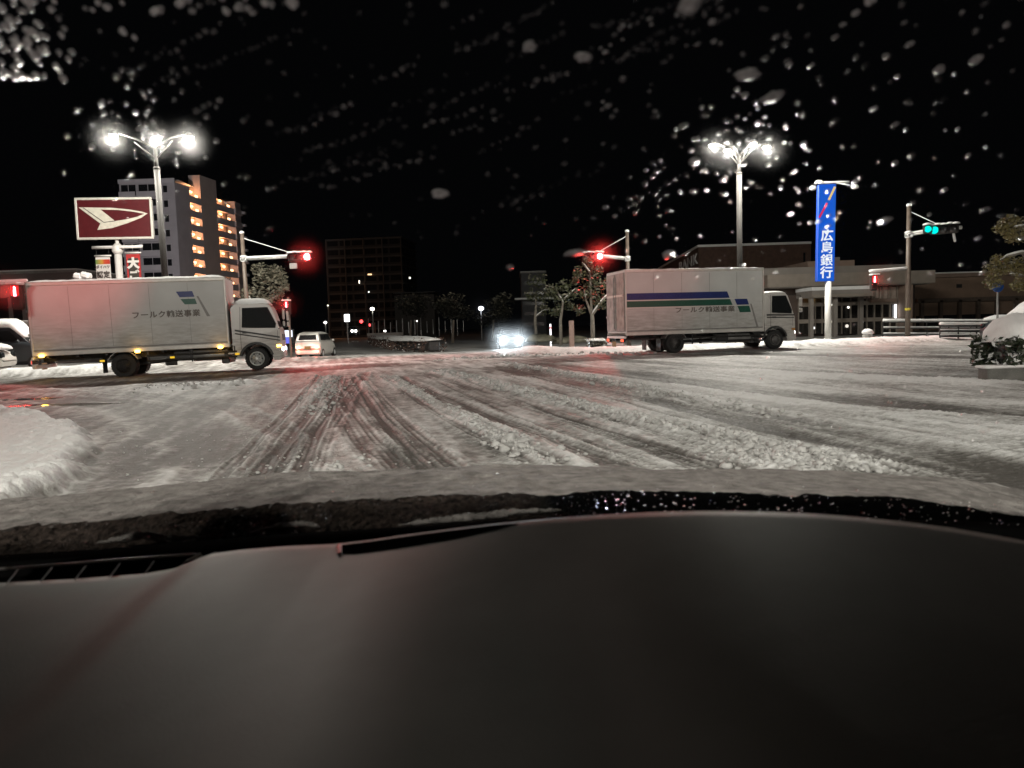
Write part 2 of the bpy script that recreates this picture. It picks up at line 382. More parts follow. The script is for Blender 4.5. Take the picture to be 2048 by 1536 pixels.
def build_ground():
    inner = np.linspace(-.80, .80, 1000)
    rr = np.concatenate([[-120, -40, -14, -6, -3, -1.8, -1.2, -.95], inner, [.95, 1.2, 1.8, 3, 6, 14, 40, 120]])
    ys = [-200, -90, -40, -18, -8, -3, 0, 2, 3.5, 4.6]
    y = 5.4
    while y < 62: ys.append(y); y *= 1.0037
    while y < 900: ys.append(y); y *= 1.04
    ys = np.array(ys); Yg, Rg = np.meshgrid(ys, rr, indexing='ij'); Xg = Rg * np.maximum(Yg, 5.4)
    x = Xg.ravel(); y = Yg.ravel()
    z = -0.30 * sm(36, 52, y); snow = np.full(x.shape, .6); wet = np.zeros(x.shape)
    near = (y < 64) & (y > 3) & (np.abs(x) < 70)
    zz, ss, ww = ground_fields(x[near], y[near]); z[near] = zz; snow[near] = ss; wet[near] = ww
    nr, nc = Xg.shape; co = np.stack([x, y, z], 1).astype(np.float32)
    i = np.arange(nr * nc).reshape(nr, nc)
    q = np.stack([i[:-1, :-1], i[:-1, 1:], i[1:, 1:], i[1:, :-1]], -1).reshape(-1, 4).astype(np.int32)
    me = bpy.data.meshes.new('snowy_road'); me.vertices.add(len(co)); me.vertices.foreach_set('co', co.ravel())
    me.loops.add(q.size); me.loops.foreach_set('vertex_index', q.ravel()); me.polygons.add(len(q))
    me.polygons.foreach_set('loop_start', np.arange(0, q.size, 4, dtype=np.int32))
    me.polygons.foreach_set('use_smooth', np.ones(len(q), bool)); me.update(calc_edges=True)
    for nm, d in (('snow', snow), ('wet', wet)):
        at = me.attributes.new(nm, 'FLOAT', 'POINT'); at.data.foreach_set('value', d.astype(np.float32))
    me.materials.append(M_ground)
    o = bpy.data.objects.new('snowy_road', me); COL.objects.link(o); tag(o, 'snow covered road with slushy tyre tracks', None, None, 'structure')
build_ground()
def gzs(x, y):
    a, b, c = ground_fields(np.array([float(x)]), np.array([float(y)])); return float(a[0])

def chunks():
    mb = MB()
    spec = [(RIDGE[0][0], .14, 900, .030), (RIDGE[1][0], .15, 420, .030), (RIDGE[2][0], .11, 420, .024), (RIDGE[3][0], .22, 240, .028),
            (RIDGE[4][0], .25, 220, .05), (RIDGE[5][0], .30, 260, .03), ([(985, 870), (1020, 888), (1060, 905)], .12, 60, .035), ([(300, 783), (500, 768)], .3, 90, .035),
            ([(560, 935), (700, 945)], .5, 70, .018), ([(1100, 900), (1500, 920)], 1.0, 120, .014), ([(300, 900), (600, 900)], 1.0, 90, .012)]
    pts = []
    for px, sd, n, r in spec:
        p = pl(px); seg = np.hypot(*(p[1:] - p[:-1]).T); cum = np.concatenate([[0], np.cumsum(seg)])
        for _ in range(n):
            s = random.random() * cum[-1]; i = min(np.searchsorted(cum, s, 'right') - 1, len(seg) - 1); t = (s - cum[i]) / seg[i]
            q = p[i] * (1 - t) + p[i + 1] * t; k = random.random()
            pts.append((q[0] + random.gauss(0, sd), q[1] + random.gauss(0, sd), r * (.35 + 1.1 * k * k * k + .3 * random.random())))
    c = G(1022, 888); pts += [(c.x, c.y, .085), (c.x - .16, c.y - .1, .055), (c.x + .13, c.y - .1, .06), (c.x + .05, c.y + .12, .05)]
    a = np.array(pts); z, _, _ = ground_fields(a[:, 0], a[:, 1])
    for (x, y, r), zz in zip(pts, z):
        mb.blob((x, y, zz + r * .25), (r * random.uniform(.8, 1.4), r * random.uniform(.8, 1.4), r * random.uniform(.5, .95)), 7, 5, .34)
    o = mb.obj('snow_chunks', mat('dirty_snow_lump', (.54, .535, .52), .8, 0, .18, 8, .6, 30, .3), None, True)
    tag(o, 'rough snow chunks ploughed up between the tyre tracks', None, None, 'stuff')
chunks()

# ------------------------------------------------------------------ sky
sky = MB(); sky.lathe([(1500 * math.cos(t), 1500 * math.sin(t) - 60) for t in np.linspace(-.02, 1.5, 14)], (0, 0, 0), 'z', 40)
so = sky.obj('sky', emis('night_sky', (.8, .85, 1.0), .0013), None, True); tag(so, 'black night sky', None, None, 'structure')

# ------------------------------------------------------------------ street lamps
def street_lamp(name, base, htop, arms, label, group='tall street lamps at the crossing', watts=LAMP_W, lean=0.0, thick=.165):
    t = empty(name, base, 0, label, 'street lamp', group); t.rotation_euler = (0, lean, 0)
    mb = MB(); mb.tube([(0, 0, 0), (0, 0, htop * .88)], [thick, thick * .92], 14); mb.tube([(0, 0, htop * .88), (0, 0, htop - .25)], [thick * .62, thick * .55], 12)
    mb.lathe([(thick * 1.05, 0), (thick * 1.05, .06), (thick * .7, .12)], (0, 0, htop * .88 - .03), 'z', 14)
    mb.lathe([(thick * 1.8, 0), (thick * 1.8, .25), (thick, .5)], (0, 0, -.05), 'z', 14)
    mb.obj('pole', M_greypole, t, True)
    for (ax, ay, az) in arms:
        d = Vector((ax, ay, 0)); L = max(d.length, .01); d.normalize(); hz_ = htop + az
        a = MB(); a.tube([(0, 0, htop - .3), d * L * .45 + Vector((0, 0, htop + .12)), d * L * .95 + Vector((0, 0, hz_ + .12))], [.045, .04, .035], 8)
        a.tube([(0, 0, htop - .75), d * L * .5 + Vector((0, 0, htop + .0))], [.03, .03], 6); a.obj('arm', M_greypole, t, True)
        hc = d * L + Vector((0, 0, hz_))
        h = MB(); h.lathe([(.07, .2), (.13, .16), (.22, .0), (.2, -.03)], hc, 'z', 16); ho = h.obj('lamp_head', M_greypole, t, True)
        bl = MB(); bl.blob(hc + Vector((0, 0, -.06)), (.16, .16, .11), 12, 8, 0); bl.obj('bulb', M_bulb, ho, True)
        point('lamp_light', hc + Vector((0, 0, -.22)), watts, LAMP_C, .14, ho)
    return t
pL = P(306, 300, 33); pLt = P(304, 283, 33)
street_lamp('street_lamp', (pL.x + .2, 33, gz(pL.x, 33)), pLt.z, [(-1.72, -.1, .32), (-.2, .7, .38), (1.58, -.1, .12)], 'tall grey lamp post with three lit heads beside the red maker sign', lean=R(-.6), watts=LAMP_W * 1.35, thick=.14)
pR = P(1478, 300, 38)
street_lamp('street_lamp', (pR.x, 38, gz(0, 38)), P(1478, 300, 38).z, [(-1.38, -.2, .28), (-.85, -.9, -.15), (.84, .4, .42), (1.22, -.5, .05)], 'tall grey lamp post with clustered lit heads behind the right truck', thick=.14)
street_lamp('street_lamp', (-4.5, -9.0, 0), 10.3, [(-1.6, 0, .2), (.2, 1.3, .2), (1.6, 0, .2)], 'tall lamp post on the near left corner behind the car', watts=LAMP_W * 1.7)
street_lamp('street_lamp', (15.0, -11.0, 0), 10.3, [(-1.6, 0, .2), (.2, 1.3, .2), (1.6, 0, .2)], 'tall lamp post on the near right corner behind the car', watts=LAMP_W * 1.6)

# ------------------------------------------------------------------ traffic signals
def snowline(pts, r): 
    m = MB(); m.tube([Vector(p) + Vector((0, 0, r * .9)) for p in pts], [r * random.uniform(.8, 1.1) for _ in pts], 8); return m
def lens(parent, c, rad, m, d=(0, -1, 0), hood=True):
    d = Vector(d).normalized(); q = d.to_track_quat('Z', 'Y').to_matrix().to_4x4(); T = Matrix.Translation(Vector(c)) @ q
    a = MB(); a.lathe([(rad, 0), (rad * .9, .03), (rad * .4, .05)], (0, 0, 0), 'z', 18); o = a.obj('lens', m, parent, True); o.matrix_local = T
    if hood:
        vs = []; fs = []; n = 14
        for k in range(n + 1):
            t = math.pi * (-.12 + 1.24 * k / n); vs += [(rad * 1.12 * math.cos(t), rad * 1.12 * math.sin(t), -.02), (rad * 1.12 * math.cos(t), rad * 1.12 * math.sin(t), .26 if t > 0 else .2)]
        for k in range(n): fs.append((2 * k, 2 * k + 1, 2 * k + 3, 2 * k + 2))
        h = MB(); h.add(vs, fs); ho = h.obj('visor', M_greypole, parent, True); ho.matrix_local = T
M_off = mat('unlit_lens', (.03, .03, .03), .2)
def signal(base, hpole, arm_z, head, lit, yaw, label, stay=True, lean=0.0, watts=0, polemat=None, extra=None, raim=(0, -1, -.35)):
    """base point, pole height, arm height, head centre (local offset), which lens is lit 0..2 from the left, facing yaw (0 = towards -y)"""
    t = empty('traffic_signal', base, 0, label, 'traffic signal', 'traffic signals at the crossing'); t.rotation_euler = (0, lean, 0)
    pm = polemat or M_brown
    MB().tube([(0, 0, 0), (0, 0, hpole)], [.13, .10], 12).obj('pole', pm, t, True)
    MB().blob((0, 0, hpole + .03), (.13, .13, .09), 10, 6, .08).obj('snow_cap', M_snow, t, True)
    h = Vector(head); d = Vector((h.x, h.y, 0)).normalized()
    e = h - d * .0
    MB().tube([(0, 0, arm_z), (h.x, h.y, h.z + .02)], [.055, .05], 8).obj('arm', M_steel, t, True)
    pts = [Vector((0, 0, arm_z + .05)).lerp(Vector((h.x, h.y, h.z + .07)), k / 6) for k in range(7)]
    snowline(pts, .06).obj('snow_on_arm', M_snow, t, True)
    MB().tube([(0, 0, arm_z), (0, 0, arm_z + .001)], .15, 8)
    c = MB(); c.box((0, 0, arm_z), (.32, .32, .22), bev=.05); c.blob((0, 0, arm_z + .16), (.2, .2, .07), 8, 5, .1); c.mi = 0; c.obj('clamp', M_snow, t, True)
    if stay:
        MB().tube([(0, 0, hpole - .25), (h.x * .9, h.y * .9, h.z + .2)], .018, 6).obj('stay_wire', M_snow, t)
    hd = MB(); Rz = Matrix.Rotation(yaw, 4, 'Z')
    hd.box((0, 0, 0), (1.26, .16, .44), bev=.06); ho = hd.obj('signal_head', M_greypole, t); ho.matrix_local = Matrix.Translation(h) @ Rz
    sc = MB()
    for k in range(5): sc.blob((-.5 + .25 * k, -.06, .23 + .02 * (k % 2)), (.2, .2, .09), 8, 6, .12, True)
    s_ = sc.obj('snow_cap', M_snow, ho, True)
    for k in range(3):
        lens(ho, (-.4 + .4 * k, -.085, 0), .18, (lit[1] if k == lit[0] else M_off))
    if watts: 
        l = point('signal_light', (-.4 + .4 * lit[0], -.34, 0), watts, (1, .06, .05), .12, ho, spot=75, aim=raim, blend=1)
    if extra: extra(t, h)
    return t
def sub_plate(t, h):
    MB().box((h.x - .35, h.y - .1, h.z - .45), (.4, .06, .3), bev=.02).obj('name_plate', M_greyprint, t)
def road_sign(t, h):
    MB().box((h.x - .75, h.y - .05, h.z - .2), (.45, .1, .35), bev=.04).obj('detector_box', M_steel, t)
Yq = 40; b = P(500, 690, Yq); tp = P(498, 466, Yq); hd_ = P(606, 517, Yq); az = P(500, 519, Yq).z
signal((b.x, Yq, gz(0, Yq)), tp.z - gz(0, Yq), az - gz(0, Yq), (hd_.x - b.x, -.3, hd_.z - gz(0, Yq)), (2, M_red), 0, 'red traffic signal on an arm above the white hatchback and left truck cab', lean=R(-.8), watts=2800, raim=(.9, -1, -.36), extra=sub_plate)
Yq = 45; b = P(1258, 690, Yq); tp = P(1258, 463, Yq); hd_ = P(1185, 514, Yq); az = P(1258, 519, Yq).z
signal((b.x, Yq, gz(0, Yq)), tp.z - gz(0, Yq), az - gz(0, Yq), (hd_.x - b.x, -.3, hd_.z - gz(0, Yq)), (2, M_red), 0, 'red traffic signal on an arm over the tail of the right truck', watts=2800, raim=(-.45, -1, -.34))
Yq = 37.6; b = P(1815, 682, Yq); tp = P(1813, 412, Yq); hd_ = P(1888, 459, Yq - 1.0); az = P(1814, 471, Yq).z
def ped(t, c, n=1, yaw=0.0):
    hb = MB().box((0, 0, 0), (.36, .2, .78), bev=.05).obj('crossing_head', M_greypole, t); hb.matrix_local = Matrix.Translation(Vector(c)) @ Matrix.Rotation(yaw, 4, 'Z')
    MB().box((0, -.08, .4), (.44, .34, .08), bev=.035).obj('snow_cap', M_snow, hb)
    fig = MB(); fig.box((0, -.108, .12), (.10, .02, .2), bev=.02); fig.blob((0, -.108, .27), (.045, .012, .045), 8, 6, 0); fig.obj('red_figure', M_red, hb)
    MB().box((0, -.104, .19), (.27, .015, .3)).obj('red_panel', emis('red_panel', (1, .03, .03), .8), hb)
    MB().box((0, -.104, -.19), (.27, .015, .28)).obj('unlit_panel', M_off, hb)
    for s_ in (.19, -.19):
        MB().box((0, -.19, s_ + .17), (.32, .18, .015)).obj('visor', M_greypole, hb)
    point('signal_light', (0, -.3, .19), 260, (1, .06, .05), .1, hb, spot=140, aim=(0, -1, -.2), blend=.8)
def ex_r(t, h):
    o_ = MB().box((0, 0, 0), (.42, .16, .44), bev=.06).obj('second_head', M_greypole, t); o_.matrix_local = Matrix.Translation(Vector((h.x - .66, h.y + .25, h.z + .06))) @ Matrix.Rotation(R(-20), 4, 'Z'); lens(o_, (0, -.085, 0), .16, M_green_l); MB().blob((0, 0, .22), (.24, .16, .1), 8, 6, .1, True).obj('snow_cap', M_snow, o_, True)
    c = P(1743, 566, 37.6); az2 = P(1814, 538, 37.6).z; c = Vector((c.x - b.x, -.2, c.z - gz(0, 37.6)))
    a0 = (0, 0, az2 - gz(0, 37.6)); a1 = (c.x - .15, -.1, c.z + .52)
    MB().tube([a0, a1], .035, 8).obj('arm', M_steel, t, True)
    snowline([Vector(a0).lerp(Vector(a1), k / 6) for k in range(7)], .075).obj('snow_on_arm', M_snow, t, True)
    ped(t, c, 1, R(8))
    m = MB(); m.box((0, 0, 0), (.12, .1, .55), bev=.04); cam_ = m.obj('traffic_camera', M_snow, t); cam_.matrix_local = Matrix.Translation(Vector((h.x + .5, h.y, h.z - .35))) @ Matrix.Rotation(R(-12), 4, 'Y')
    MB().tube([(h.x + .2, h.y, h.z + .05), (h.x + .85, h.y, h.z + .08)], .09, 8).obj('arm_end', M_snow, t, True)
    MB().tube([(0, 0, 1.5), (0, 0, 1.62)], .14, 10).obj('band', mat('yellow_band', (.6, .5, .05), .5), t)
signal((b.x, Yq, gz(0, Yq)), tp.z - gz(0, Yq), az - gz(0, Yq), (hd_.x - b.x, -1.0, hd_.z - gz(0, Yq)), (0, M_green_l), R(-38), 'green traffic signal on the brown pole by the snowy railing', extra=ex_r)
# the signal at the left edge, with its pole outside the frame
Yq = 22.9; c0 = P(40, 594, Yq)
t = empty('crossing_signal', (c0.x - 3.2, Yq, 0), 0, 'red crossing signal hanging at the far left in front of the truck tail', 'crossing signal')
MB().tube([(0, 0, 0), (0, 0, 4.6)], [.12, .1], 12).obj('pole', M_brown, t, True)
MB().tube([(0, 0, c0.z + .42), (3.4, 0, c0.z + .42)], .045, 8).obj('arm', M_steel, t, True)
snowline([Vector((3.45 * k / 8, 0, c0.z + .45)) for k in range(9)], .05).obj('snow_on_arm', M_snow, t, True)
ped(t, (3.2, -.1, c0.z), 1, R(-8))
# signals for the oncoming traffic stand above us and shine away from us
for (x, y, lab) in ((-5.5, 6.5, 'near left traffic signal with its back to the car'), (10.0, 7.0, 'near right traffic signal with its back to the car')):
    t = signal((x * 1.35, y, 0), 6.0, 5.3, (-x * .35 * .6, 0, 5.3), (2, M_red), R(180), lab, watts=0)
    point('signal_light', (-x * .21, .35, 5.2), (3000 if x > 0 else 6500), (1, .06, .06), .12, t, spot=19, aim=((-6.6, 22, -1.7) if x > 0 else (-8.2, 17.4, -1.35)), blend=1)
# a thin red signal stack seen between truck and hatchback
c0 = P(577, 610, 41); t = empty('crossing_signal', (c0.x, 41, gz(0, 41)), 0, 'small red crossing signal beside the left truck cab', 'crossing signal')
MB().tube([(0, 0, 0), (0, 0, c0.z + .5)], .06, 8).obj('pole', M_brown, t)
ped(t, (0, -.2, c0.z - gz(0, 41) - .15), 1, R(-20))

# ------------------------------------------------------------------ trucks
def wheel(parent, c, r, w, name='wheel', rimm=None, dual=False, side=-1):
    tm = MB(); pr = [(r * .62, -w / 2), (r * .93, -w / 2), (r, -w * .36), (r, w * .36), (r * .93, w / 2), (r * .62, w / 2)]
    tm.lathe(pr, c, 'y', 28)
    for k in range(28):
        a = 2 * math.pi * k / 28; tm.box((c[0] + r * math.cos(a), c[1], c[2] + r * math.sin(a)), (.018, w * .8, .03), ry=-a)
    wo = tm.obj(name, M_rubber, parent, False)
    rm = MB(); f = c[1] + side * w / 2
    s = side
    if dual: prof = [(r * .62, 0), (r * .56, -.02 * s), (r * .5, -.13 * s), (r * .22, -.14 * s), (r * .2, -.04 * s), (r * .1, -.03 * s)]
    else: prof = [(r * .64, .01 * s), (r * .58, .02 * s), (r * .52, -.03 * s), (r * .36, .02 * s), (r * .34, .05 * s), (r * .17, .06 * s), (r * .15, .10 * s), (r * .05, .10 * s)]
    rm.lathe(prof, (c[0], f, c[2]), 'y', 24); ro = rm.obj('rim', rimm or M_rim, wo, True)
    nm = MB()
    for k in range(8):
        a = 2 * math.pi * (k + .5) / 8; nm.tube([(c[0] + r * .27 * math.cos(a), f - .03 * s, c[2] + r * .27 * math.sin(a)), (c[0] + r * .27 * math.cos(a), f + (.065 if not dual else -.1) * s, c[2] + r * .27 * math.sin(a))], r * .035, 6)
    for k in range(6):
        a = 2 * math.pi * k / 6; nm.tube([(c[0] + r * .45 * math.cos(a), f - .02 * s, c[2] + r * .45 * math.sin(a)), (c[0] + r * .45 * math.cos(a), f + (.012 if not dual else -.128) * s, c[2] + r * .45 * math.sin(a))], r * .07, 8)
    nm.obj('wheel_nuts', M_dark, wo)
    return wo
def truck(loc, rz, label, L, rw, fw, cabL, zf, ztop, zcab, livery, lit, snow_roof, rimf, rimr, rcol, mirrored=False):
    """local x runs forward from the rear doors, -y is the side that faces us"""
    t = empty('box_truck', loc, rz, label, 'truck', 'box trucks crossing the junction')
    W_ = 2.14; y0 = -W_ / 2; r = .385
    # cargo box: panels, corner posts, rails
    MB().box((L / 2, 0, (zf + .12 + ztop) / 2), (L - .02, W_ - .02, ztop - zf - .12), bev=.02).obj('cargo_box', M_trk, t)
    MB().box((L / 2, y0 - .004, ztop - .05), (L, .05, .12), bev=.02).obj('top_rail', M_alu, t)
    MB().box((L / 2, -y0 + .004, ztop - .05), (L, .05, .12), bev=.02).obj('top_rail', M_alu, t)
    MB().box((L / 2, y0 - .004, zf + .10), (L, .05, .14), bev=.015).obj('sill_rail', M_alu, t)
    MB().box((L / 2, -y0 + .004, zf + .10), (L, .05, .14), bev=.015).obj('sill_rail', M_alu, t)
    MB().box((L / 2, y0 - .008, zf + .205), (L - .1, .03, .035), bev=.008).obj('lower_moulding', M_greyprint, t)
    for xx in (.035, L - .035):
        MB().box((xx, y0 - .006, (zf + ztop) / 2), (.07, .05, ztop - zf - .05), bev=.02).obj('corner_post', M_alu, t)
    for k in range(1, 5):
        B('panel_seam', M_greyprint, t, (L * k / 5, y0 + .0085, (zf + ztop) / 2 + .05), (.008, .012, ztop - zf - .4))
    # rear doors
    for s in (-1, 1):
        d = MB().box((-.02, s * W_ * .25, (zf + .1 + ztop) / 2), (.04, W_ * .47, ztop - zf - .3), bev=.015).obj('rear_door', mat('rear_door_dirty', (.30, .28, .26), .6, 0, .4, 3), t)
        MB().tube([(-.055, s * .12, zf + .3), (-.055, s * .12, ztop - .25)], .018, 6).obj('lock_bar', M_steel, d)
        for q in (.3, .62, .85): B('hinge', M_steel, d, (-.05, s * W_ * .46, zf + (ztop - zf) * q), (.03, .14, .07))
    MB().box((-.03, 0, zf + 1.62), (.05, W_ * .9, .1), bev=.02).obj('door_trim', M_alu, t)
    # roof snow
    sv = MB(); n = 26; m_ = 6
    vs = []; fs = []
    for i in range(n + 1):
        for j in range(m_ + 1):
            x = -.01 + (L + .02) * i / n; y = y0 * .985 + W_ * .985 * j / m_
            e = min(i, n - i, 1) * min(j, m_ - j, 1)
            vs.append((x, y, ztop + (.012 if not e else snow_roof * random.uniform(.75, 1.15))))
    for i in range(n):
        for j in range(m_): a = i * (m_ + 1) + j; fs.append((a, a + m_ + 1, a + m_ + 2, a + 1))
    sv.add(vs, fs); sv.obj('roof_snow', M_snow, t, True)
    # chassis
    ch = MB()
    for s in (-.42, .42): ch.box((L / 2 + .3, s, zf - .08), (L + .4, .09, .2))
    for k in range(7): ch.box((.4 + (L - .8) * k / 6, 0, zf - .01), (.07, W_ * .9, .07))
    ch.box((rw, 0, r), (.22, 1.3, .2)); ch.box((fw, 0, r), (.12, 1.4, .12)); ch.tube([(rw, 0, r), (fw - .8, 0, zf - .2)], .06, 8)
    ch.obj('chassis', M_dark, t)
    MB().lathe([(.0, -.5), (.19, -.5), (.2, -.48), (.2, .48), (.19, .5), (0, .5)], (fw - 1.55, y0 + .36, zf - .2), 'x', 14).obj('fuel_tank', M_steel, t, True)
    MB().box((fw - 2.35, y0 + .3, zf - .19), (.55, .4, .32), bev=.03).obj('battery_box', M_dark, t)
    for z in (zf - .13, zf - .3):
        MB().box(((rw + fw) / 2 + .05, y0 + .06, z), (fw - rw - 1.35, .03, .06), bev=.01).obj('side_guard', M_greypole, t)
    for k in range(3): MB().box((rw + .75 + k * (fw - rw - 1.45) / 2, y0 + .085, zf - .17), (.05, .03, .45)).obj('guard_bracket', M_dark, t)
    # rear mudguards and wheels
    for s in (-1, 1):
        arc = MB(); pts = []
        for k in range(9):
            a = R(25 + 130 * k / 8); pts.append((rw + .5 * math.cos(a), r + .5 * math.sin(a)))
        inner = [(rw + (p[0] - rw) * .965, r + (p[1] - r) * .965) for p in pts][::-1]
        for i in range(8):
            arc.prism([pts[i], pts[i + 1], inner[7 - i], inner[8 - i]], s * W_ * .5 - s * .0, s * W_ * .5 - s * .52)
        arc.obj('mudguard', M_steel if s < 0 else M_dark, t)
        wheel(t, (rw, s * (W_ / 2 - .16), r), r, .22, 'rear_wheel', rimr, True, s)
        wheel(t, (rw, s * (W_ / 2 - .42), r), r, .22, 'inner_rear_wheel', rimr, True, s)
        wheel(t, (fw, s * (W_ / 2 - .2), r), r, .23, 'front_wheel', rimf, False, s)
        MB().box((rw - .62, s * (W_ / 2 - .3), zf - .38), (.02, .46, .5)).obj('mud_flap', M_dark, t)
    # tail: bumper, lamps, plate
    MB().box((-.02, 0, zf - .32), (.1, W_ * .92, .12), bev=.02).obj('rear_bumper', M_alu, t)
    for s in (-1, 1):
        tb = MB().box((-.02, s * W_ * .38, zf - .16), (.09, .36, .13), bev=.02).obj('tail_lamp', M_dark, t)
        B('red_lens', M_tail, tb, (-.07, s * W_ * .40, zf - .16), (.02, .24, .1)); B('amber_lens', mat('amber_plastic', (.5, .2, .03), .3), tb, (-.07, s * W_ * .32, zf - .16), (.02, .08, .1))
    B('number_plate', emis('lit_plate', (1, .55, .3), .22), t, (-.075, .1, zf - .32), (.012, .44, .22))
    MB().box((.0, 0, zf - .04), (.08, W_, .1), bev=.02).obj('rear_sill', M_snow, t)
    # cab: profile in x,z
    x0 = L + .08; xf = x0 + cabL; zb = r + .24
    def wz(k): return zb + (zcab - zb) * k
    prof = [(x0, zb + .02), (x0, wz(.92)), (x0 + .10, wz(.985)), (x0 + .30, zcab), (xf - .48, zcab), (xf - .36, wz(.965)), (xf - .27, wz(.9)), (xf - .05, wz(.47)), (xf, wz(.40)), (xf + .015, wz(.14)), (xf, wz(.03)), (xf, zb - .26), (xf - .10, zb - .32), (fw + .60, zb - .32), (fw + .56, zb - .08)]
    for k in range(1, 8):
        a = R(25 + 130 * k / 8); prof.append((fw + .56 * math.cos(a), r + .56 * math.sin(a)))
    prof += [(fw - .56, zb - .08), (x0, zb - .05)]
    prof = [p for p in prof if p[0] >= x0 - .001]
    wc = W_ / 2 - .07
    vs = []; fs = []; n = len(prof)
    lay = [(-wc, .0), (-wc + .0, 0), (wc, 0)]
    def inset(p, d):
        z = p[1]; k = max(0, (z - wz(.45)) / (zcab - wz(.45))); return d * (0.10 * k)
    for s in (-1, 1):
        for p in prof: vs.append((p[0], s * (wc - inset(p, 1)), p[1]))
        for p in prof: vs.append((p[0] + (.0 if p[0] < x0 + .01 else -.03), s * (wc - .06 - inset(p, 1)), p[1] + (.02 if p[1] > wz(.9) else 0)))
    # side faces, bevel strips, then across
    A0, A1, C0, C1 = 0, n, 2 * n, 3 * n
    vs = []
    for s in (-1, 1):
        for p in prof: vs.append((p[0] - (.035 if p[0] > xf - .5 else -.0), s * (wc - inset(p, 1)), p[1] - (.02 if p[1] > wz(.9) else 0)))
        for p in prof: vs.append((p[0], s * (wc - .07 - inset(p, 1)), p[1]))
    fs.append(tuple(range(A0, A0 + n))); fs.append(tuple(range(C0 + n - 1, C0 - 1, -1)))
    for i in range(n):
        j = (i + 1) % n; fs += [(A0 + i, A1 + i, A1 + j, A0 + j), (C0 + j, C1 + j, C1 + i, C0 + i), (A1 + i, C1 + i, C1 + j, A1 + j)]
    cab = mesh_obj('cab', vs, fs, M_cab, t)
    # wheel-arch liner, front bumper
    ar = MB()
    for s in (-1, 1):
        pts = [(fw + .575 * math.cos(R(12 + 156 * k / 10)), r + .575 * math.sin(R(12 + 156 * k / 10))) for k in range(11)]
        pts = [p for p in pts if p[0] > x0 - .35]; inn = [(fw + (p[0] - fw) * .86, r + (p[1] - r) * .86) for p in pts]
        for i in range(len(pts) - 1): ar.prism([pts[i], pts[i + 1], inn[i + 1], inn[i]], s * (wc + .012), s * (wc - .4))
    ar.obj('wheel_arch', M_dark, t)
    MB().box((x0 - .28, 0, zb - .1), (.25, W_ * .8, .5), bev=.03).obj('engine_bay', M_dark, t)
    for s in (-1, 1): MB().box((x0 - .02, s * (wc - .25), zb - .02), (.3, .5, .06), rz=0, bev=.02).obj('step', M_alu if s < 0 else M_dark, t)
    # windows
    zs0, zs1 = wz(.50), wz(.90)
    def sy(z): return wc - max(0, (z - wz(.45)) / (zcab - wz(.45))) * .10
    for s in (-1, 1):
        wv = [(x0 + .34, zs0 + .02), (x0 + .38, zs1), (xf - .40, zs1), (xf - .16, zs0 + .10), (xf - .18, zs0 - .04)]
        me = [(p[0], s * (sy(p[1]) + .006), p[1]) for p in wv] + [(p[0], s * (sy(p[1]) - .03), p[1]) for p in wv]
        nn = 5; ff = [tuple(range(nn)), tuple(range(2 * nn - 1, nn - 1, -1))] + [(i, i + nn, (i + 1) % nn + nn, (i + 1) % nn) for i in range(nn)]
        wo = mesh_obj('side_window', me, ff, M_glass, t)
        fr = MB(); q = [Vector((p[0], s * (sy(p[1]) + .008), p[1])) for p in wv]; fr.tube(q + [q[0]], .014, 6); fr.obj('window_frame', M_dark, wo)
        B('door_handle', M_dark, t, (x0 + .42, s * (wc + .012), wz(.40)), (.16, .03, .035))
        sd = MB(); sd.tube([(x0 + .27, s * (wc + .001), wz(.06)), (x0 + .27, s * (wc + .001), wz(.45)), (x0 + .31, s * (sy(zs1) + .001), wz(.93))], .006, 4)
        sd.tube([(xf - .13, s * (wc + .001), wz(.18)), (xf - .12, s * (wc + .001), wz(.42))], .006, 4); sd.obj('door_seam', M_dark, t)
        # belt stripes that fall towards the front
        for q, (m_, hh) in enumerate(((M_dark, .055), (M_ink, .04))):
            z1 = wz(.44) - q * .10; z2 = z1 - (.30 if lit else .03)
            st = [(x0 + .10, z1), (xf - .06, z2), (xf - .06, z2 + hh), (x0 + .10, z1 + hh)]
            MB().prism([(p[0], p[1]) for p in st], s * (wc + .006), s * (wc - .01)).obj('belt_stripe', m_, t)
        # mirrors on a stalk ahead of the door
        mr = MB(); mr.tube([(xf - .28, s * (wc - .05), wz(.92)), (xf + .12, s * (wc + .16), wz(.9)), (xf + .12, s * (wc + .18), wz(.52)), (xf - .08, s * wc, wz(.45))], .014, 6); ml = mr.obj('mirror_arm', M_dark, t)
        MB().box((xf + .12, s * (wc + .19), wz(.74)), (.07, .2, .36), bev=.03).obj('mirror', M_cab, ml); MB().box((xf + .12, s * (wc + .19), wz(.55)), (.07, .2, .18), bev=.03).obj('small_mirror', M_cab, ml)
        hl = MB().box((xf - .02, s * (wc - .22), wz(.02)), (.1, .36, .17), bev=.03).obj('headlamp', emis('headlamp_lit', (1, .95, .9), 14) if s < 0 else M_cool, t)
        MB().box((xf - .10, s * (wc + .004), wz(.10)), (.16, .02, .08), bev=.01).obj('turn_lamp', M_orange if lit else mat('amber_lens', (.45, .2, .03), .3), t)
        MB().box((xf - .02, s * (wc - .22), zb - .16), (.08, .3, .09), bev=.02).obj('fog_lamp', emis('fog_lamp_lit', (1, .95, .9), 7) if lit else M_glass, t)
    ws = [(xf - .335, wz(.935)), (xf - .060, wz(.49))]
    v8 = []
    for (p, q) in ((0.012, 0), (-.02, 1)):
        for (x_, z_), sgn in ((ws[0], -1), (ws[0], 1), (ws[1], 1), (ws[1], -1)): v8.append((x_ + p, sgn * (sy(z_) - .12), z_ + p * .4))
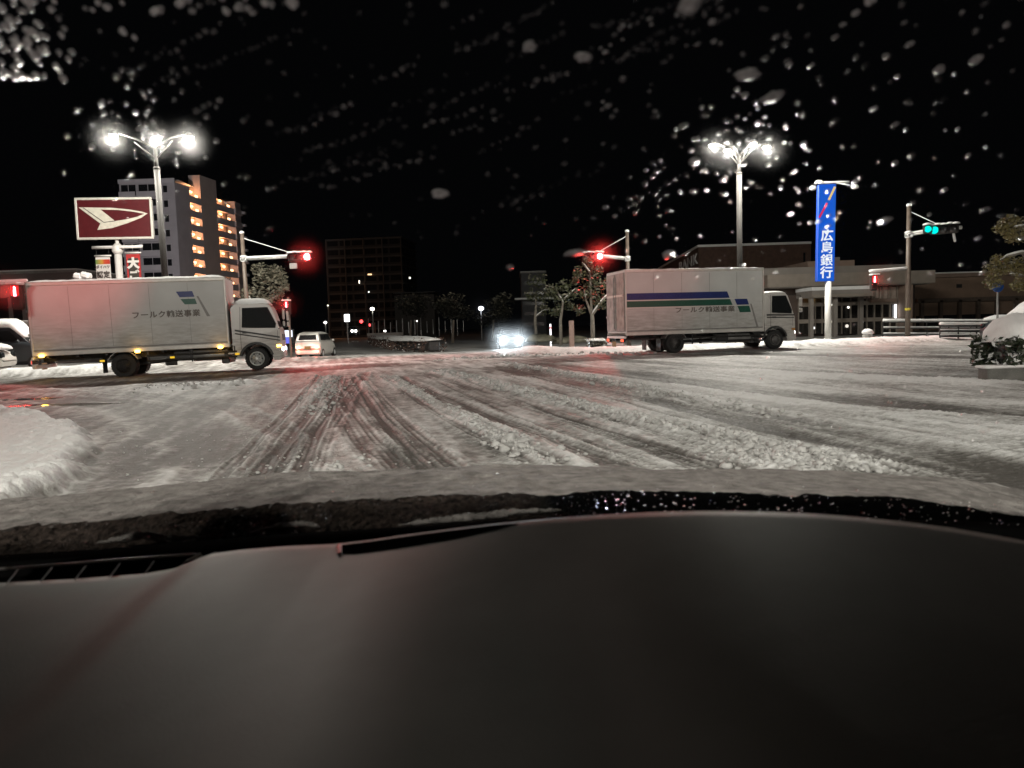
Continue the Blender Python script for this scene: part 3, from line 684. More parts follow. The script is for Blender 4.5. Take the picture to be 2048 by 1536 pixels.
    mesh_obj('windscreen', v8, [(0, 1, 2, 3), (7, 6, 5, 4), (0, 4, 5, 1), (1, 5, 6, 2), (2, 6, 7, 3), (3, 7, 4, 0)], M_glass, t)
    MB().box((xf + .005, 0, wz(.27)), (.04, W_ * .7, .22), bev=.01).obj('grille', M_dark, t)
    MB().box((xf - .02, 0, zb - .13), (.12, W_ * .94, .26), bev=.04).obj('front_bumper', M_cab, t)
    MB().box((x0 + .12, 0, wz(.35)), (.06, W_ * .6, .8)).obj('air_duct', M_dark, t)
    # snow on the cab roof
    n1 = 12; vs = []; fs = []
    for i in range(n1 + 1):
        u = i / n1; x = x0 + .05 + (xf - .34 - x0 - .05) * u
        for j in range(9):
            w_ = -1 + 2 * j / 8; e = (1 - abs(w_) ** 4) * (1 - abs(2 * u - 1) ** 6)
            vs.append((x, w_ * (sy(zcab) + .02), zcab - .04 + (.02 + snow_roof * (2.0 if lit else 1.3)) * e + .015 * random.random()))
    for i in range(n1):
        for j in range(8): a = i * 9 + j; fs.append((a, a + 9, a + 10, a + 1))
    mesh_obj('cab_snow', vs, fs, M_snow, t, True)
    # side marker lamps
    if lit:
        for xx in (.28, L * .52, L - .3):
            o = MB().box((xx, y0 - .05, zf + .04), (.17, .08, .1), bev=.03).obj('marker_lamp', M_orange, t)
            point('marker_light', (xx, y0 - .2, zf + .03), 1.3, (1, .5, .08), .06, o)
        for xx in (rw - .62, rw + 1.5, fw - .62): B('reflector', mat('amber_reflector', (.9, .5, .02), .3) if 0 else emis('amber_reflector', (1, .6, .04), 1.0), t, (xx, y0 + .02, zf - .22), (.13, .05, .06))
    livery(t, L, y0, zf, ztop)
    return t
def stripe(t, name, pts, y, m):
    MB().prism(pts, y - .004, y + .02).obj(name, m, t)
def livery_left(t, L, y0, zf, zt):
    H = zt - zf; y = y0 + .006
    x1 = L - 1.55
    stripe(t, 'blue_stripe', [(x1, zt - .43), (x1 + .10, zt - .62), (x1 + .56, zt - .62), (x1 + .5, zt - .43)], y, M_navy)
    stripe(t, 'green_stripe', [(x1 + .12, zt - .68), (x1 + .24, zt - .86), (x1 + .62, zt - .86), (x1 + .57, zt - .68)], y, M_green)
    stripe(t, 'grey_stripe', [(x1 + .62, zt - .60), (x1 + .9, zt - 1.28), (x1 + 1.0, zt - 1.28), (x1 + .68, zt - .60)], y, M_greyprint)
    letter('フールク輸送事業', M_faded, t, face_south((x1 - .35, y - .005, zt - 1.17), .25, .24))
def livery_right(t, L, y0, zf, zt):
    y = y0 + .006
    e = L - .02; k = 5.6 / L; za = zt - .93
    stripe(t, 'blue_stripe', [(.06, za), (.06, za - .26), (4.18 / k, za - .26), (4.08 / k, za)], y, M_navy)
    stripe(t, 'green_stripe', [(.06, za - .31), (.06, za - .55), (4.30 / k, za - .55), (4.2 / k, za - .31)], y, M_green)
    stripe(t, 'blue_stripe', [(4.38 / k, za - .31), (4.48 / k, za - .55), (4.98 / k, za - .55), (4.9 / k, za - .31)], y, M_navy)
    stripe(t, 'green_stripe', [(4.5 / k, za - .60), (4.6 / k, za - .86), (5.06 / k, za - .86), (4.99 / k, za - .60)], y, M_green)
    stripe(t, 'grey_stripe', [(5.03 / k, za - .52), (5.3 / k, za - 1.5), (5.38 / k, za - 1.5), (5.09 / k, za - .52)], y, M_greyprint)
    stripe(t, 'white_stripe', [(.06, za - .27), (.06, za - .30), (5.0 / k, za - .30), (5.0 / k, za - .27)], y, M_alu)
    stripe(t, 'white_stripe', [(.06, za - .56), (.06, za - .59), (5.0 / k, za - .59), (5.0 / k, za - .56)], y, M_alu)
    letter('フールク輸送事業', M_faded, t, face_south((3.17 / k, y - .005, za - .72), .31, .24))
a13 = R(14)
pl0 = G(74, 770); yl = 24.0
# near-side rear corner of the left truck
c0 = P(70, 768, 23.6); lt = Vector((c0.x, 23.6, 0)); rot = R(13.5)
off = Vector((-math.sin(rot), math.cos(rot), 0)) * 1.07
truck(lt + off + Vector((0, 0, -.07)), rot, 'white box truck on the left with amber marker lamps and small blue and green mark', 5.95, 2.62, 6.78, 1.60, .80, 3.17, 2.28, livery_left, True, .10, M_rim, M_rimdirty, None).rotation_euler = (0, R(-1.0), rot)
c0 = P(1252, 705, 29.3); rt = Vector((c0.x, 29.3, 0)); rot2 = R(11.5)
off = Vector((-math.sin(rot2), math.cos(rot2), 0)) * 1.07
truck(rt + off + Vector((0, 0, .02)), rot2, 'white box truck on the right with long blue and green stripes', 6.0, 2.12, 6.55, 1.40, .72, 3.34, 2.36, livery_right, False, .05, M_rimdirty, M_rimdirty, None)

# ------------------------------------------------------------------ cars
M_pearl = mat('pearl_white_paint', (.62, .60, .56), .3, 0, .05, 4)
M_black = mat('dark_car_paint', (.03, .035, .04), .3, 0, .1, 4)
def car(loc, rz, label, paint, L=3.4, Wd=1.475, H=1.5, tail=False, head=False, snow=0.0, group=None):
    """x forward, origin on the ground at the middle of the car"""
    t = empty('car', loc, rz, label, 'car', group); hw = Wd / 2
    st = [(-.50, .45, .62, .30, .93), (-.485, .26, .98, 0, .97), (-.44, .22, 1.0, 0, 1.0), (-.30, .20, 1.0, 0, 1), (0, .20, 1.0, 0, 1), (.22, .20, .98, 0, 1), (.38, .22, .88, 0, .98), (.47, .26, .74, 0, .92), (.5, .34, .58, 0, .80)]
    vs = []; fs = []; n = 8; k_ = H / 1.5
    for (u, zb, zt_, _, w) in st:
        zb *= k_; zt_ *= k_; x = u * L; h = hw * w
        vs += [(x, -h * .9, zb), (x, -h, zb + .15), (x, -h, zt_ - .14 * k_), (x, -h * .94, zt_), (x, h * .94, zt_), (x, h, zt_ - .14 * k_), (x, h, zb + .15), (x, h * .9, zb)]
    for i in range(len(st) - 1):
        for j in range(n): fs.append((i * n + j, (i + 1) * n + j, (i + 1) * n + (j + 1) % n, i * n + (j + 1) % n))
    fs.append(tuple(range(n))); m = (len(st) - 1) * n; fs.append(tuple(range(m + n - 1, m - 1, -1)))
    mesh_obj('body', vs, fs, paint, t, True)
    gp = [(-.488, 1.0, .93), (-.455, 1.28, .83), (-.43, 1.38, .80), (-.38, 1.455, .76), (-.18, 1.5, .76), (.05, 1.46, .75), (.12, 1.39, .77), (.28, .97, .90)]
    vs = []; fs = []
    for (u, z, w) in gp:
        x = u * L; h = hw * w; z *= k_
        vs += [(x, -h, z), (x, -h * .86, z + .015), (x, h * .86, z + .015), (x, h, z)]
    bot = [(-.485 * L, -hw * .94, .97 * k_), (.28 * L, -hw * .92, .93 * k_), (.28 * L, hw * .92, .93 * k_), (-.485 * L, hw * .94, .97 * k_)]
    for i in range(len(gp) - 1):
        for j in range(3): fs.append((i * 4 + j, i * 4 + j + 1, (i + 1) * 4 + j + 1, (i + 1) * 4 + j))
    b0 = len(vs); vs += bot
    fs.append(tuple([b0] + [i * 4 for i in range(len(gp))] + [b0 + 1])); fs.append(tuple([b0 + 2] + [i * 4 + 3 for i in range(len(gp) - 1, -1, -1)] + [b0 + 3]))
    cb = mesh_obj('cabin', vs, fs, paint, t); md = cb.modifiers.new('soft', 'BEVEL'); md.width = .05; md.segments = 2; md.limit_method = 'ANGLE'; md.angle_limit = R(25)
    def wy(z): return hw * (.94 - (z / k_ - .97) / .5 * .14)
    rg = MB(); q = [(-.478 * L - .01, 1.04), (-.452 * L - .012, 1.34)]
    rgv = [(q[0][0] - .012, -hw * .72, q[0][1] * k_), (q[0][0] - .012, hw * .72, q[0][1] * k_), (q[1][0] - .012, hw * .62, q[1][1] * k_), (q[1][0] - .012, -hw * .62, q[1][1] * k_)]
    rg.add(rgv + [(p[0] + .06, p[1], p[2]) for p in rgv], [(0, 3, 2, 1), (4, 5, 6, 7), (0, 1, 5, 4), (1, 2, 6, 5), (2, 3, 7, 6), (3, 0, 4, 7)]); rg.obj('rear_window', M_glass, t)
    wsv = [(.275 * L + .012, -hw * .78, .99 * k_), (.275 * L + .012, hw * .78, .99 * k_), (.125 * L + .014, hw * .66, 1.385 * k_), (.125 * L + .014, -hw * .66, 1.385 * k_)]
    ws = MB(); ws.add(wsv + [(p[0] - .06, p[1], p[2] - .03) for p in wsv], [(0, 1, 2, 3), (7, 6, 5, 4), (1, 0, 4, 5), (2, 1, 5, 6), (3, 2, 6, 7), (0, 3, 7, 4)]); ws.obj('windscreen', M_glass, t)
    for s in (-1, 1):
        for (a, b_, c_, d_) in ((-.40, -.14, -.38, -.15), (-.12, .19, -.13, .075)):
            pv = [(a * L, 1.03), (b_ * L, 1.01), (d_ * L, 1.37), (c_ * L, 1.37)]
            v8 = [(p[0], s * (wy(p[1] * k_) + .012), p[1] * k_) for p in pv] + [(p[0], s * (wy(p[1] * k_) - .05), p[1] * k_) for p in pv]
            mesh_obj('side_window', v8, [(0, 1, 2, 3), (7, 6, 5, 4), (0, 4, 5, 1), (1, 5, 6, 2), (2, 6, 7, 3), (3, 7, 4, 0)], M_glass, t)
        for u in (-.355, .345):
            tm = MB(); tm.lathe([(.17, -.08), (.26, -.08), (.28, -.05), (.28, .05), (.26, .08), (.17, .08)], (u * L, s * (hw - .07), .28), 'y', 20); w = tm.obj('wheel', M_rubber, t)
            MB().lathe([(.17, 0), (.15, .01 * s), (.06, .03 * s), (.03, .03 * s)], (u * L, s * (hw + .012), .28), 'y', 16).obj('rim', M_rim, w, True)
        MB().box((.19 * L, s * (hw + .08), 1.0 * k_), (.1, .16, .12), bev=.03).obj('door_mirror', paint, t)
        tl = MB().box((-.478 * L, s * hw * .80, .62), (.1, .2, .2), bev=.04).obj('tail_lamp', M_tail if tail else mat('tail_plastic', (.3, .02, .02), .3), t)
        if tail:
            MB().blob((-.478 * L - .05, s * hw * .80, .62), (.03, .08, .07), 10, 6, 0).obj('bulb', M_tailb, tl, True)
            point('tail_light', (-.478 * L - .25, s * hw * .75, .6), 34, (1, .16, .10), .06, tl)
        hl = MB().blob((.475 * L, s * hw * .68, .66), (.08, .20, .15), 12, 8, 0).obj('headlamp', M_head if head else M_glass, t, True)
        if head:
            point('head_light', (.56 * L, s * hw * .68, .66), 5600, (.8, .92, 1), .09, hl, spot=38, aim=(1, 0, .03), blend=.7)
    B('number_plate', emis('lit_plate_yellow', (1, .5, .2), .4) if tail else M_white, t, (-.49 * L - .03, 0, .62), (.02, .36, .18))
    MB().box((-.485 * L, 0, .36), (.12, Wd * .92, .22), bev=.05).obj('rear_bumper', paint, t)
    if snow:
        vs = []; fs = []; n1, n2 = 14, 8
        for i in range(n1 + 1):
            u = i / n1; x = (-.50 + .74 * u) * L
            for j in range(n2 + 1):
                w = -1 + 2 * j / n2; e = (1 - abs(w) ** 3) * (1 - abs(2 * u - 1) ** 6)
                zr = 1.48 * k_ if x < .1 * L else (1.48 - .5 * (x / L - .1) / .18) * k_
                vs.append((x, w * hw * .84, zr - .06 + snow * (.35 + .9 * e) + .02 * random.random()))
        for i in range(n1):
            for j in range(n2): a = i * (n2 + 1) + j; fs.append((a, a + n2 + 1, a + n2 + 2, a + 1))
        for i in range(n1):  # skirts
            pass
        ob = mesh_obj('roof_snow', vs, fs, M_snow, t, True)
        md = ob.modifiers.new('thick', 'SOLIDIFY'); md.thickness = .1; md.offset = -1
        MB().blob((.36 * L, 0, .93 * k_), (.16 * L, hw * .85, snow * .7 + .05), 14, 8, .05, True).obj('bonnet_snow', M_snow, t, True)
    return t
c0 = P(618, 718, 41.5); car((c0.x - .05, 43.4, c0.z), R(88), 'small white hatchback with lit tail lamps driving away ahead', M_pearl, tail=True)
c0 = P(1020, 699, 53); car((c0.x, 54.5, c0.z - .02), R(-88), 'dark oncoming car with dazzling white headlamps', M_black, L=3.9, Wd=1.68, H=1.55, head=True)
c0 = P(30, 722, 30); car((c0.x - .8, 31.0, .1), R(10), 'parked van buried in snow at the left edge behind the truck', M_black, L=3.4, Wd=1.5, H=1.75, snow=.35)
c0 = P(-6, 735, 27.5); car((c0.x - 1.2, 27.2, .1), R(14), 'parked car under snow at the far left edge of the lot', M_pearl, L=3.4, Wd=1.5, H=1.45, snow=.25)
c0 = P(2050, 640, 27); car((c0.x + .9, 27.5, .05), R(170), 'parked car with snowy roof behind the right hedge', M_black, L=3.6, Wd=1.5, H=1.5, snow=.2)
c0 = P(706, 668, 115); car((c0.x, 115, c0.z - .2), R(-90), 'distant oncoming car with two small headlamps', M_black, L=3.6, Wd=1.5, H=1.4)
for s in (-.5, .5):
    pass

# ------------------------------------------------------------------ buildings
M_aptw = mat('pale_render', (.44, .41, .42), .85, 0, .08, .4)
M_aptb = mat('balcony_render', (.52, .49, .50), .85, 0, .08, .4)
M_warmwall = mat('stair_wall', (.55, .42, .34), .8, 0, .1, 1)
M_darkglass = mat('dark_pane', (.015, .016, .018), .12, 0, .1, 1)
def apartment():
    o0 = Vector((-66.0, 150.0, 0)); t = empty('apartment_block', o0, 0, 'tall pale apartment block with two columns of warm lit stair landings', 'apartment block')
    t.rotation_euler = (0, 0, 0)
    FL = 2.9; NF = 11; H = NF * FL
    # main slab: front face x -11..0 at y 0 ; side face follows x = .148*y
    def X(y): return .148 * y
    m = MB(); m.add([(-11, .0, 0), (0, 0, 0), (X(5.1), 5.1, 0), (X(5.1), 5.1, H), (0, 0, H), (-11, 0, H), (-11, 27, 0), (-11, 27, H), (X(5.1) - 2.2, 5.1, 0), (X(5.1) - 2.2, 5.1, H), (X(27) - 2.2, 27, 0), (X(27) - 2.2, 27, H)],
          [(0, 1, 4, 5), (1, 2, 3, 4), (2, 8, 9, 3), (8, 10, 11, 9), (10, 6, 7, 11), (6, 0, 5, 7), (5, 4, 3, 9, 11, 7)]); m.obj('wall', M_aptw, t)
    tw = MB(); tw.add([(X(9.2) - 2.4, 9.2, 0), (X(9.2), 9.2, 0), (X(15.5), 15.5, 0), (X(15.5) - 2.4, 15.5, 0), (X(9.2) - 2.4, 9.2, H + 3.2), (X(9.2), 9.2, H + 3.2), (X(15.5), 15.5, H + 3.2), (X(15.5) - 2.4, 15.5, H + 3.2)],
        [(0, 1, 5, 4), (1, 2, 6, 5), (2, 3, 7, 6), (3, 0, 4, 7), (4, 5, 6, 7)]); tw.obj('lift_tower', mat('tower_render', (.50, .42, .38), .85, 0, .08, .4), t)
    pb = MB(); pb.box((-5.5, -.12, H + .35), (11.2, .25, .8)); pb.obj('roof_parapet', M_aptb, t)
    MB().box((-5.5, 10, H + .78), (11, 16, .1)).obj('roof_snow', M_snow, t)
    for f in range(NF):
        z = f * FL
        for (xa, xb) in ((-10.8, -7.6), (-7.3, -3.3)):
            MB().box(((xa + xb) / 2, -.75, z + .62), (xb - xa, .14, 1.05)).obj('balcony', M_aptb, t)
            MB().box(((xa + xb) / 2, -.38, z + .06), (xb - xa, .74, .14)).obj('balcony_floor', M_aptb, t)
            w = MB(); w.box(((xa + xb) / 2, .0, z + 1.55), (xb - xa - .3, .05, 2.1)); wo = w.obj('window', M_darkglass, t)
            B('mullion', M_aptb, wo, ((xa + xb) / 2, -.04, z + 1.55), (.1, .06, 2.1))
        w = MB(); w.box((-1.9, -.01, z + 1.6), (.8, .05, 1.3)); wo = w.obj('window', M_darkglass, t); MB().box((-1.9, -.1, z + 2.36), (1.3, .24, .12)).obj('hood', M_aptb, wo)
        for (ya, yb) in ((5.1, 9.2), (15.5, 22.6)):
            g = MB()
            zt = z + FL
            def wallseg(mb, a, b, z0, z1, d=.18):
                mb.add([(X(a) - d, a, z0), (X(a), a, z0), (X(b), b, z0), (X(b) - d, b, z0), (X(a) - d, a, z1), (X(a), a, z1), (X(b), b, z1), (X(b) - d, b, z1)], [(0, 1, 5, 4), (1, 2, 6, 5), (2, 3, 7, 6), (3, 0, 4, 7), (4, 5, 6, 7), (3, 2, 1, 0)])
            wallseg(g, ya, yb, z - .25, z + 1.12); g.obj('landing_parapet', M_aptw, t)
            MB().add([(X(ya) - 2.2, ya, z), (X(ya) - .18, ya, z), (X(yb) - .18, yb, z), (X(yb) - 2.2, yb, z), (X(ya) - 2.2, ya, z + .15), (X(ya) - .18, ya, z + .15), (X(yb) - .18, yb, z + .15), (X(yb) - 2.2, yb, z + .15)], [(0, 1, 5, 4), (1, 2, 6, 5), (2, 3, 7, 6), (3, 0, 4, 7), (4, 5, 6, 7), (3, 2, 1, 0)]).obj('landing', M_warmwall, t)
            bw = MB(); wallseg(bw, ya, yb, z + .15, z + FL, .1); bo = bw.obj('landing_back_wall', M_warmwall, t); bo.location = (-2.05, 0, 0)
            st = MB(); ym = ya + (yb - ya) * .45
            st.add([(X(ya) - .9, ya + .3, z + 2.2), (X(ym) - .9, yb - .4, z + 1.0), (X(ym) - .9, yb - .4, z + 1.3), (X(ya) - .9, ya + .3, z + 2.5), (X(ya) - .8, ya + .3, z + 2.2), (X(ym) - .8, yb - .4, z + 1.0), (X(ym) - .8, yb - .4, z + 1.3), (X(ya) - .8, ya + .3, z + 2.5)], [(0, 1, 2, 3), (7, 6, 5, 4), (0, 4, 5, 1), (3, 2, 6, 7)]); st.obj('stair_flight', M_aptw, t)
            for q in (.3, .78):
                yy = ya + (yb - ya) * q
                lo = MB().box((X(yy) - .45, yy, z + 1.5 if q > .5 else z + 2.1), (.25, 1.3, .45), bev=.1).obj('landing_lamp', M_warm, t)
            point('landing_light', (X(ya + 2) - .8, ya + (yb - ya) * .5, z + 2.3), 290, (1, .43, .20), .2, t)
        # end bay with stepped balconies
        MB().box((X(25) - 1.1, 24.8, z + .65), (2.2, 4.3, 1.2)).obj('end_balcony', M_aptb, t); MB().box((X(25) - 1.2, 24.8, z + 2.0), (1.9, 3.6, 1.7)).obj('end_wall', M_aptw, t)
        MB().box((X(27) + .1, 26.9, z + .75), (.7, 1.0, .5)).obj('ledge', M_aptb, t)
apartment()
def midblock():
    c = P(810, 680, 170); t = empty('office_block', (c.x, 170, -.3), R(-6), 'dark mid rise block with faint floor lines behind the red signal', 'office block')
    H = P(810, 474, 170).z + .3; Lx = 17.5; Ly = 14; NF = 11; FL = H / NF
    MB().box((-Lx / 2, Ly / 2, H / 2), (Lx, Ly, H)).obj('wall', mat('dark_facade', (.018, .018, .018), .7, 0, .2, .5), t)
    for f in range(NF + 1):
        MB().box((-Lx / 2 + .1, Ly / 2, f * FL + (.0)), (Lx + .5, Ly + .5, .30)).obj('floor_band', mat('band_%d' % f, (.055, .055, .055), .8) if f == 0 else bpy.data.materials['band_0'], t)
        if f < NF:
            for k in range(6): B('window', M_darkglass, t, (-Lx * (k + .5) / 6, -.01, f * FL + FL * .58), (Lx / 6 - .5, .06, FL * .55))
            for k in range(4): B('window', M_darkglass, t, (.01, Ly * (k + .5) / 4, f * FL + FL * .58), (.06, Ly / 4 - .5, FL * .55))
    for (px, py, w, h, col) in ((740, 549, .9, .3, (1, .6, .3)), (719, 564, .25, .7, (1, .95, .8)), (820, 556, .4, .4, (1, 1, .8)), (738, 584, .3, .3, (1, 1, .9))):
        q = P(px, py, 169.6); o = B('lit_window', emis('lit_window', col, 2.2), t, (0, 0, 0), (w, .1, h)); o.matrix_local = t.matrix_basis.inverted() @ Matrix.Translation((q.x, 169.3, q.z))
    for k in range(5): MB().tube([(-Lx * k / 4, -.3, 0), (-Lx * k / 4, -.3, H)], .14, 6).obj('pilaster', bpy.data.materials['band_0'], t)
midblock()
c = P(864, 690, 140); t = empty('low_block', (c.x, 140, -.3), 0, 'dark low block with two pale ledges at the right of the dark mid rise', 'office block')
MB().box((-3, 4, 4), (7.5, 8, 8.2)).obj('wall', mat('dark_brick', (.06, .055, .05), .8), t)
for z in (P(830, 585, 140).z, P(830, 613, 140).z): MB().box((-3, 3.9, z + .3), (7.8, 8.2, .22)).obj('ledge', bpy.data.materials['band_0'], t)
def simple_building(name, label, x0, x1, ytop, Y, depth, col, base=-.3, cat='building', win=None, snow=.12, rz=0.0):
    a = P(x0, ytop, Y); b_ = P(x1, ytop, Y); H = (a.z + b_.z) / 2 - base; w = b_.x - a.x
    t = empty(name, (a.x, Y, base), rz, label, cat); m = mat(name + '_wall', col, .85, 0, .15, .6)
    MB().box((w / 2, depth / 2, H / 2), (w, depth, H)).obj('wall', m, t)
    MB().box((w / 2, depth / 2, H + .04), (w + .3, depth + .3, .2)).obj('roof_edge', M_conc, t)
    MB().box((w / 2, depth / 2, H + .14 + snow / 2), (w + .25, depth + .25, snow), bev=.05).obj('roof_snow', M_snow, t)
    return t, w, H, m
# right: dark brick block with BANK lettering on its angled side
def brickblock():
    Y = 92; a = P(1397, 492, Y); b_ = P(1622, 490, Y); H = a.z + .3; t = empty('brick_office', (a.x, Y, -.3), 0, 'dark brick office behind the right truck with pale BANK letters', 'office block')
    w = b_.x - a.x; far = P(1318, 522, 128)
    m = mat('dark_brown_brick', (.10, .058, .042), .85, 0, .25, 2)
    v = [(0, 0, 0), (w, 0, 0), (w, 20, 0), (far.x - a.x, 36, 0)]; v = v + [(p[0], p[1], H) for p in v]
    mesh_obj('wall', v, [(0, 1, 5, 4), (1, 2, 6, 5), (2, 3, 7, 6), (3, 0, 4, 7), (4, 5, 6, 7)], m, t)
    MB().tube([(far.x - a.x, 36, H), (0, 0, H), (w, 0, H)], .16, 6).obj('parapet_snow', M_snow, t)
    MB().box((w * .93, -.15, H - 4.0), (2.6, .3, .9)).obj('balcony', M_conc, t)
    B('slit_window', M_darkglass, t, (w * .94, -.02, H - 2.0), (.25, .06, 1.6))
    d = Vector((far.x - a.x, 36, 0)); dl = d.normalized(); yaw = math.atan2(-dl.y, -dl.x)
    px = P(1383, 523, 100)
    nrm = Vector((dl.y, -dl.x, 0)); nrm = nrm if nrm.x < 0 else -nrm
    Mx = Matrix.Translation(dl * 7.2 + nrm * .12 + Vector((0, 0, H - 1.55))) @ Matrix.Rotation(yaw, 4, 'Z') @ Matrix.Rotation(R(90), 4, 'X') @ Matrix.Diagonal((5.0, 1.9, 6, 1))
    letter('BANK', mat('pale_letter', (.82, .80, .79), .5, 0), t, Mx)
brickblock()
# bank building with glass front
M_tan = mat('tan_tile', (.25, .18, .14), .8, 0, .12, 1.2); M_grey = mat('grey_fascia', (.25, .225, .20), .7, 0, .1, 1)
M_frame = mat('window_frame_metal', (.30, .26, .22), .45, .2, .1, 2)
M_pane = mat('shop_pane', (.02, .018, .016), .05, 0, .1, 2, 0, 40, .8)
def bank():
    Y = 60; t = empty('bank_building', (0, Y, -.3), 0, 'low bank building with glass front and flat canopies behind the blue sign', 'bank building')
    def box(name, x0, x1, y0, y1, m, d, off=0.0, par=None):
        a = P(x0, y0, Y); c = P(x1, y1, Y)
        return MB().box(((a.x + c.x) / 2, off + d / 2, (a.z + c.z) / 2 + .3), (abs(c.x - a.x), d, abs(a.z - c.z))).obj(name, m, par or t)
    box('upper_block', 1655, 1755, 514, 545, M_tan, 10, 4)
    box('vent_housing', 1716, 1735, 503, 516, M_grey, 2, 5)
    box('upper_fascia', 1530, 1828, 535, 560, M_grey, 14, 1.0)
    box('main_fascia', 1530, 1862, 551, 566, M_frame, 15, -.6)
    box('wall', 1530, 1850, 560, 690, mat('bank_inner_wall', (.09, .065, .055), .8, 0, .3, .8), 12, 1.6)
    box('soffit', 1535, 1855, 564, 568, M_grey, 3, -.4)
    # lower canopy on the left
    box('canopy', 1598, 1712, 580, 594, M_grey, 3.2, -2.6); box('canopy_edge', 1597, 1713, 578, 581, M_snow, 3.3, -2.65); box('canopy_lip', 1598, 1712, 592.5, 594.5, M_frame, 3.3, -2.7)
    for x in (1648, 1720, 1602): box('column', x - 3.2, x + 3.2, 566 if x == 1720 else 593, 676, M_grey, .4, -2.2 if x != 1720 else -.3)
    # glazing: mullions and panes
    xs = [1606, 1640, 1654, 1672, 1694, 1712, 1728, 1745, 1760, 1776, 1792, 1806, 1822]
    for i in range(len(xs) - 1):
        box('pane', xs[i], xs[i + 1], 606, 668, M_pane, .05, 1.0)
    for x in xs: box('mullion', x - .8, x + .8, 566 if x > 1715 else 594, 668, M_frame, .12, .88)
    for y in (606, 640): box('transom', 1606, 1822, y - .8, y + .8, M_frame, .1, .9)
    for i, (x0, x1) in enumerate(((1734, 1753), (1756, 1770), (1772, 1788), (1790, 1805))): box('blind', x0, x1, 572, 596, mat('blind', (.40, .33, .28), .8), .05, 1.02)
    box('ledge', 1748, 1800, 598, 603, M_tan, .4, .5); box('pier', 1808, 1822, 568, 668, M_tan, 1.2, -.2)
    # shop lamps, plus reflections in the glass painted as glowing spots
    for (x, y, r, c, s) in ((1631, 601, .13, (1, .62, .15), 6), (1674, 609, .07, (1, .95, .85), 4), (1707, 614, .09, (1, .95, .85), 3), (1670, 643, .16, (1, .93, .8), 1.1), (1679, 644, .13, (1, .93, .8), 1.3), (1704, 652, .14, (1, .9, .8), 1.0), (1735, 644, .12, (.8, .9, 1), .8), (1637, 656, .1, (1, 1, 1), 1.6)):
        q = P(x, y, Y); MB().blob((q.x, .9, q.z + .3), (r, r * .5, r), 10, 6, .05).obj('lamp_and_glint', emis('shop_lamp_and_glint', c, s), t, True)
    q = P(1802, 622, Y); B('strip_lamp', emis('strip', (.95, .95, 1), 4), t, (q.x, .85, q.z + .3), (.12, .08, 1.1))
    for k in range(9):
        x = random.uniform(1612, 1815); box('desk' if k % 2 else 'cabinet', x, x + random.uniform(6, 14), random.uniform(630, 645), 664, mat('interior_%d' % k, (.25, .22, .2), .7), .5, 1.05)
bank()
# long low brown building on the far right
def lowright():
    Y = 72; a = P(1830, 548, Y); b_ = P(2130, 548, Y); t = empty('brown_shop_row', (a.x, Y, -.3), 0, 'long low brown shop row with snowy roof at the far right', 'building')
    w = b_.x - a.x; H = P(1900, 553, Y).z + .3
    MB().box((w / 2, 6, H / 2), (w, 12, H)).obj('wall', mat('brown_cladding', (.26, .18, .13), .8, 0, .15, 1), t)
    MB().box((w / 2, 5.9, H + .1), (w + .5, 12.6, .35)).obj('roof_edge', M_tan, t); MB().box((w / 2, 5.9, H + .34), (w + .4, 12.4, .14), bev=.05).obj('roof_snow', M_snow, t)
    zl = P(1900, 600, Y).z + .3
    MB().box((w / 2, -.2, zl), (w, .5, .4)).obj('lintel', M_brown, t)
    B('dark_opening', M_darkglass, t, (w / 2, -.02, (P(1900, 640, Y).z + .3 + .3) / 2 + .2), (w * .98, .06, P(1900, 628, Y).z))
    for k in range(8): B('post', M_brown, t, (w * (k + .3) / 8, -.3, zl / 2), (.3, .3, zl))
    B('wall_vent', M_dark, t, (P(1918, 572, Y).x - a.x, -.03, P(1918, 572, Y).z + .3), (.5, .1, .35))
    q0 = P(1865, 612, Y - 8); q1 = P(1915, 594, Y - 8)
lowright()
# left: dealership hall
t, w, H, m = simple_building('dealer_hall', 'low dark dealer hall with snowy roof behind the left truck', -120, 152, 547, 62, 14, (.20, .17, .16))
for k in range(10): B('window', M_darkglass, t, (w * (k + .5) / 10, -.02, H * .42), (w / 10 - .4, .06, H * .6))
t, w, H, m = simple_building('shed', 'lean-to shed with snowy eave at the left edge', -160, 62, 652, 45, 8, (.14, .11, .10))
B('opening', M_darkglass, t, (w * .6, -.02, H * .4), (w * .7, .06, H * .7))
t, w, H, m = simple_building('rear_block', 'faint grey block behind the bare trees at the centre right', 1042, 1090, 545, 105, 8, (.08, .08, .085), snow=.05)
for k in range(5): B('window', M_darkglass, t, (w * .5, -.02, H * (.2 + .16 * k)), (w * .8, .06, H * .05))
MB().box((w / 2, -1, P(1060, 598, 105).z + .3), (w * 1.6, 2, .25)).obj('canopy', M_snow, t)

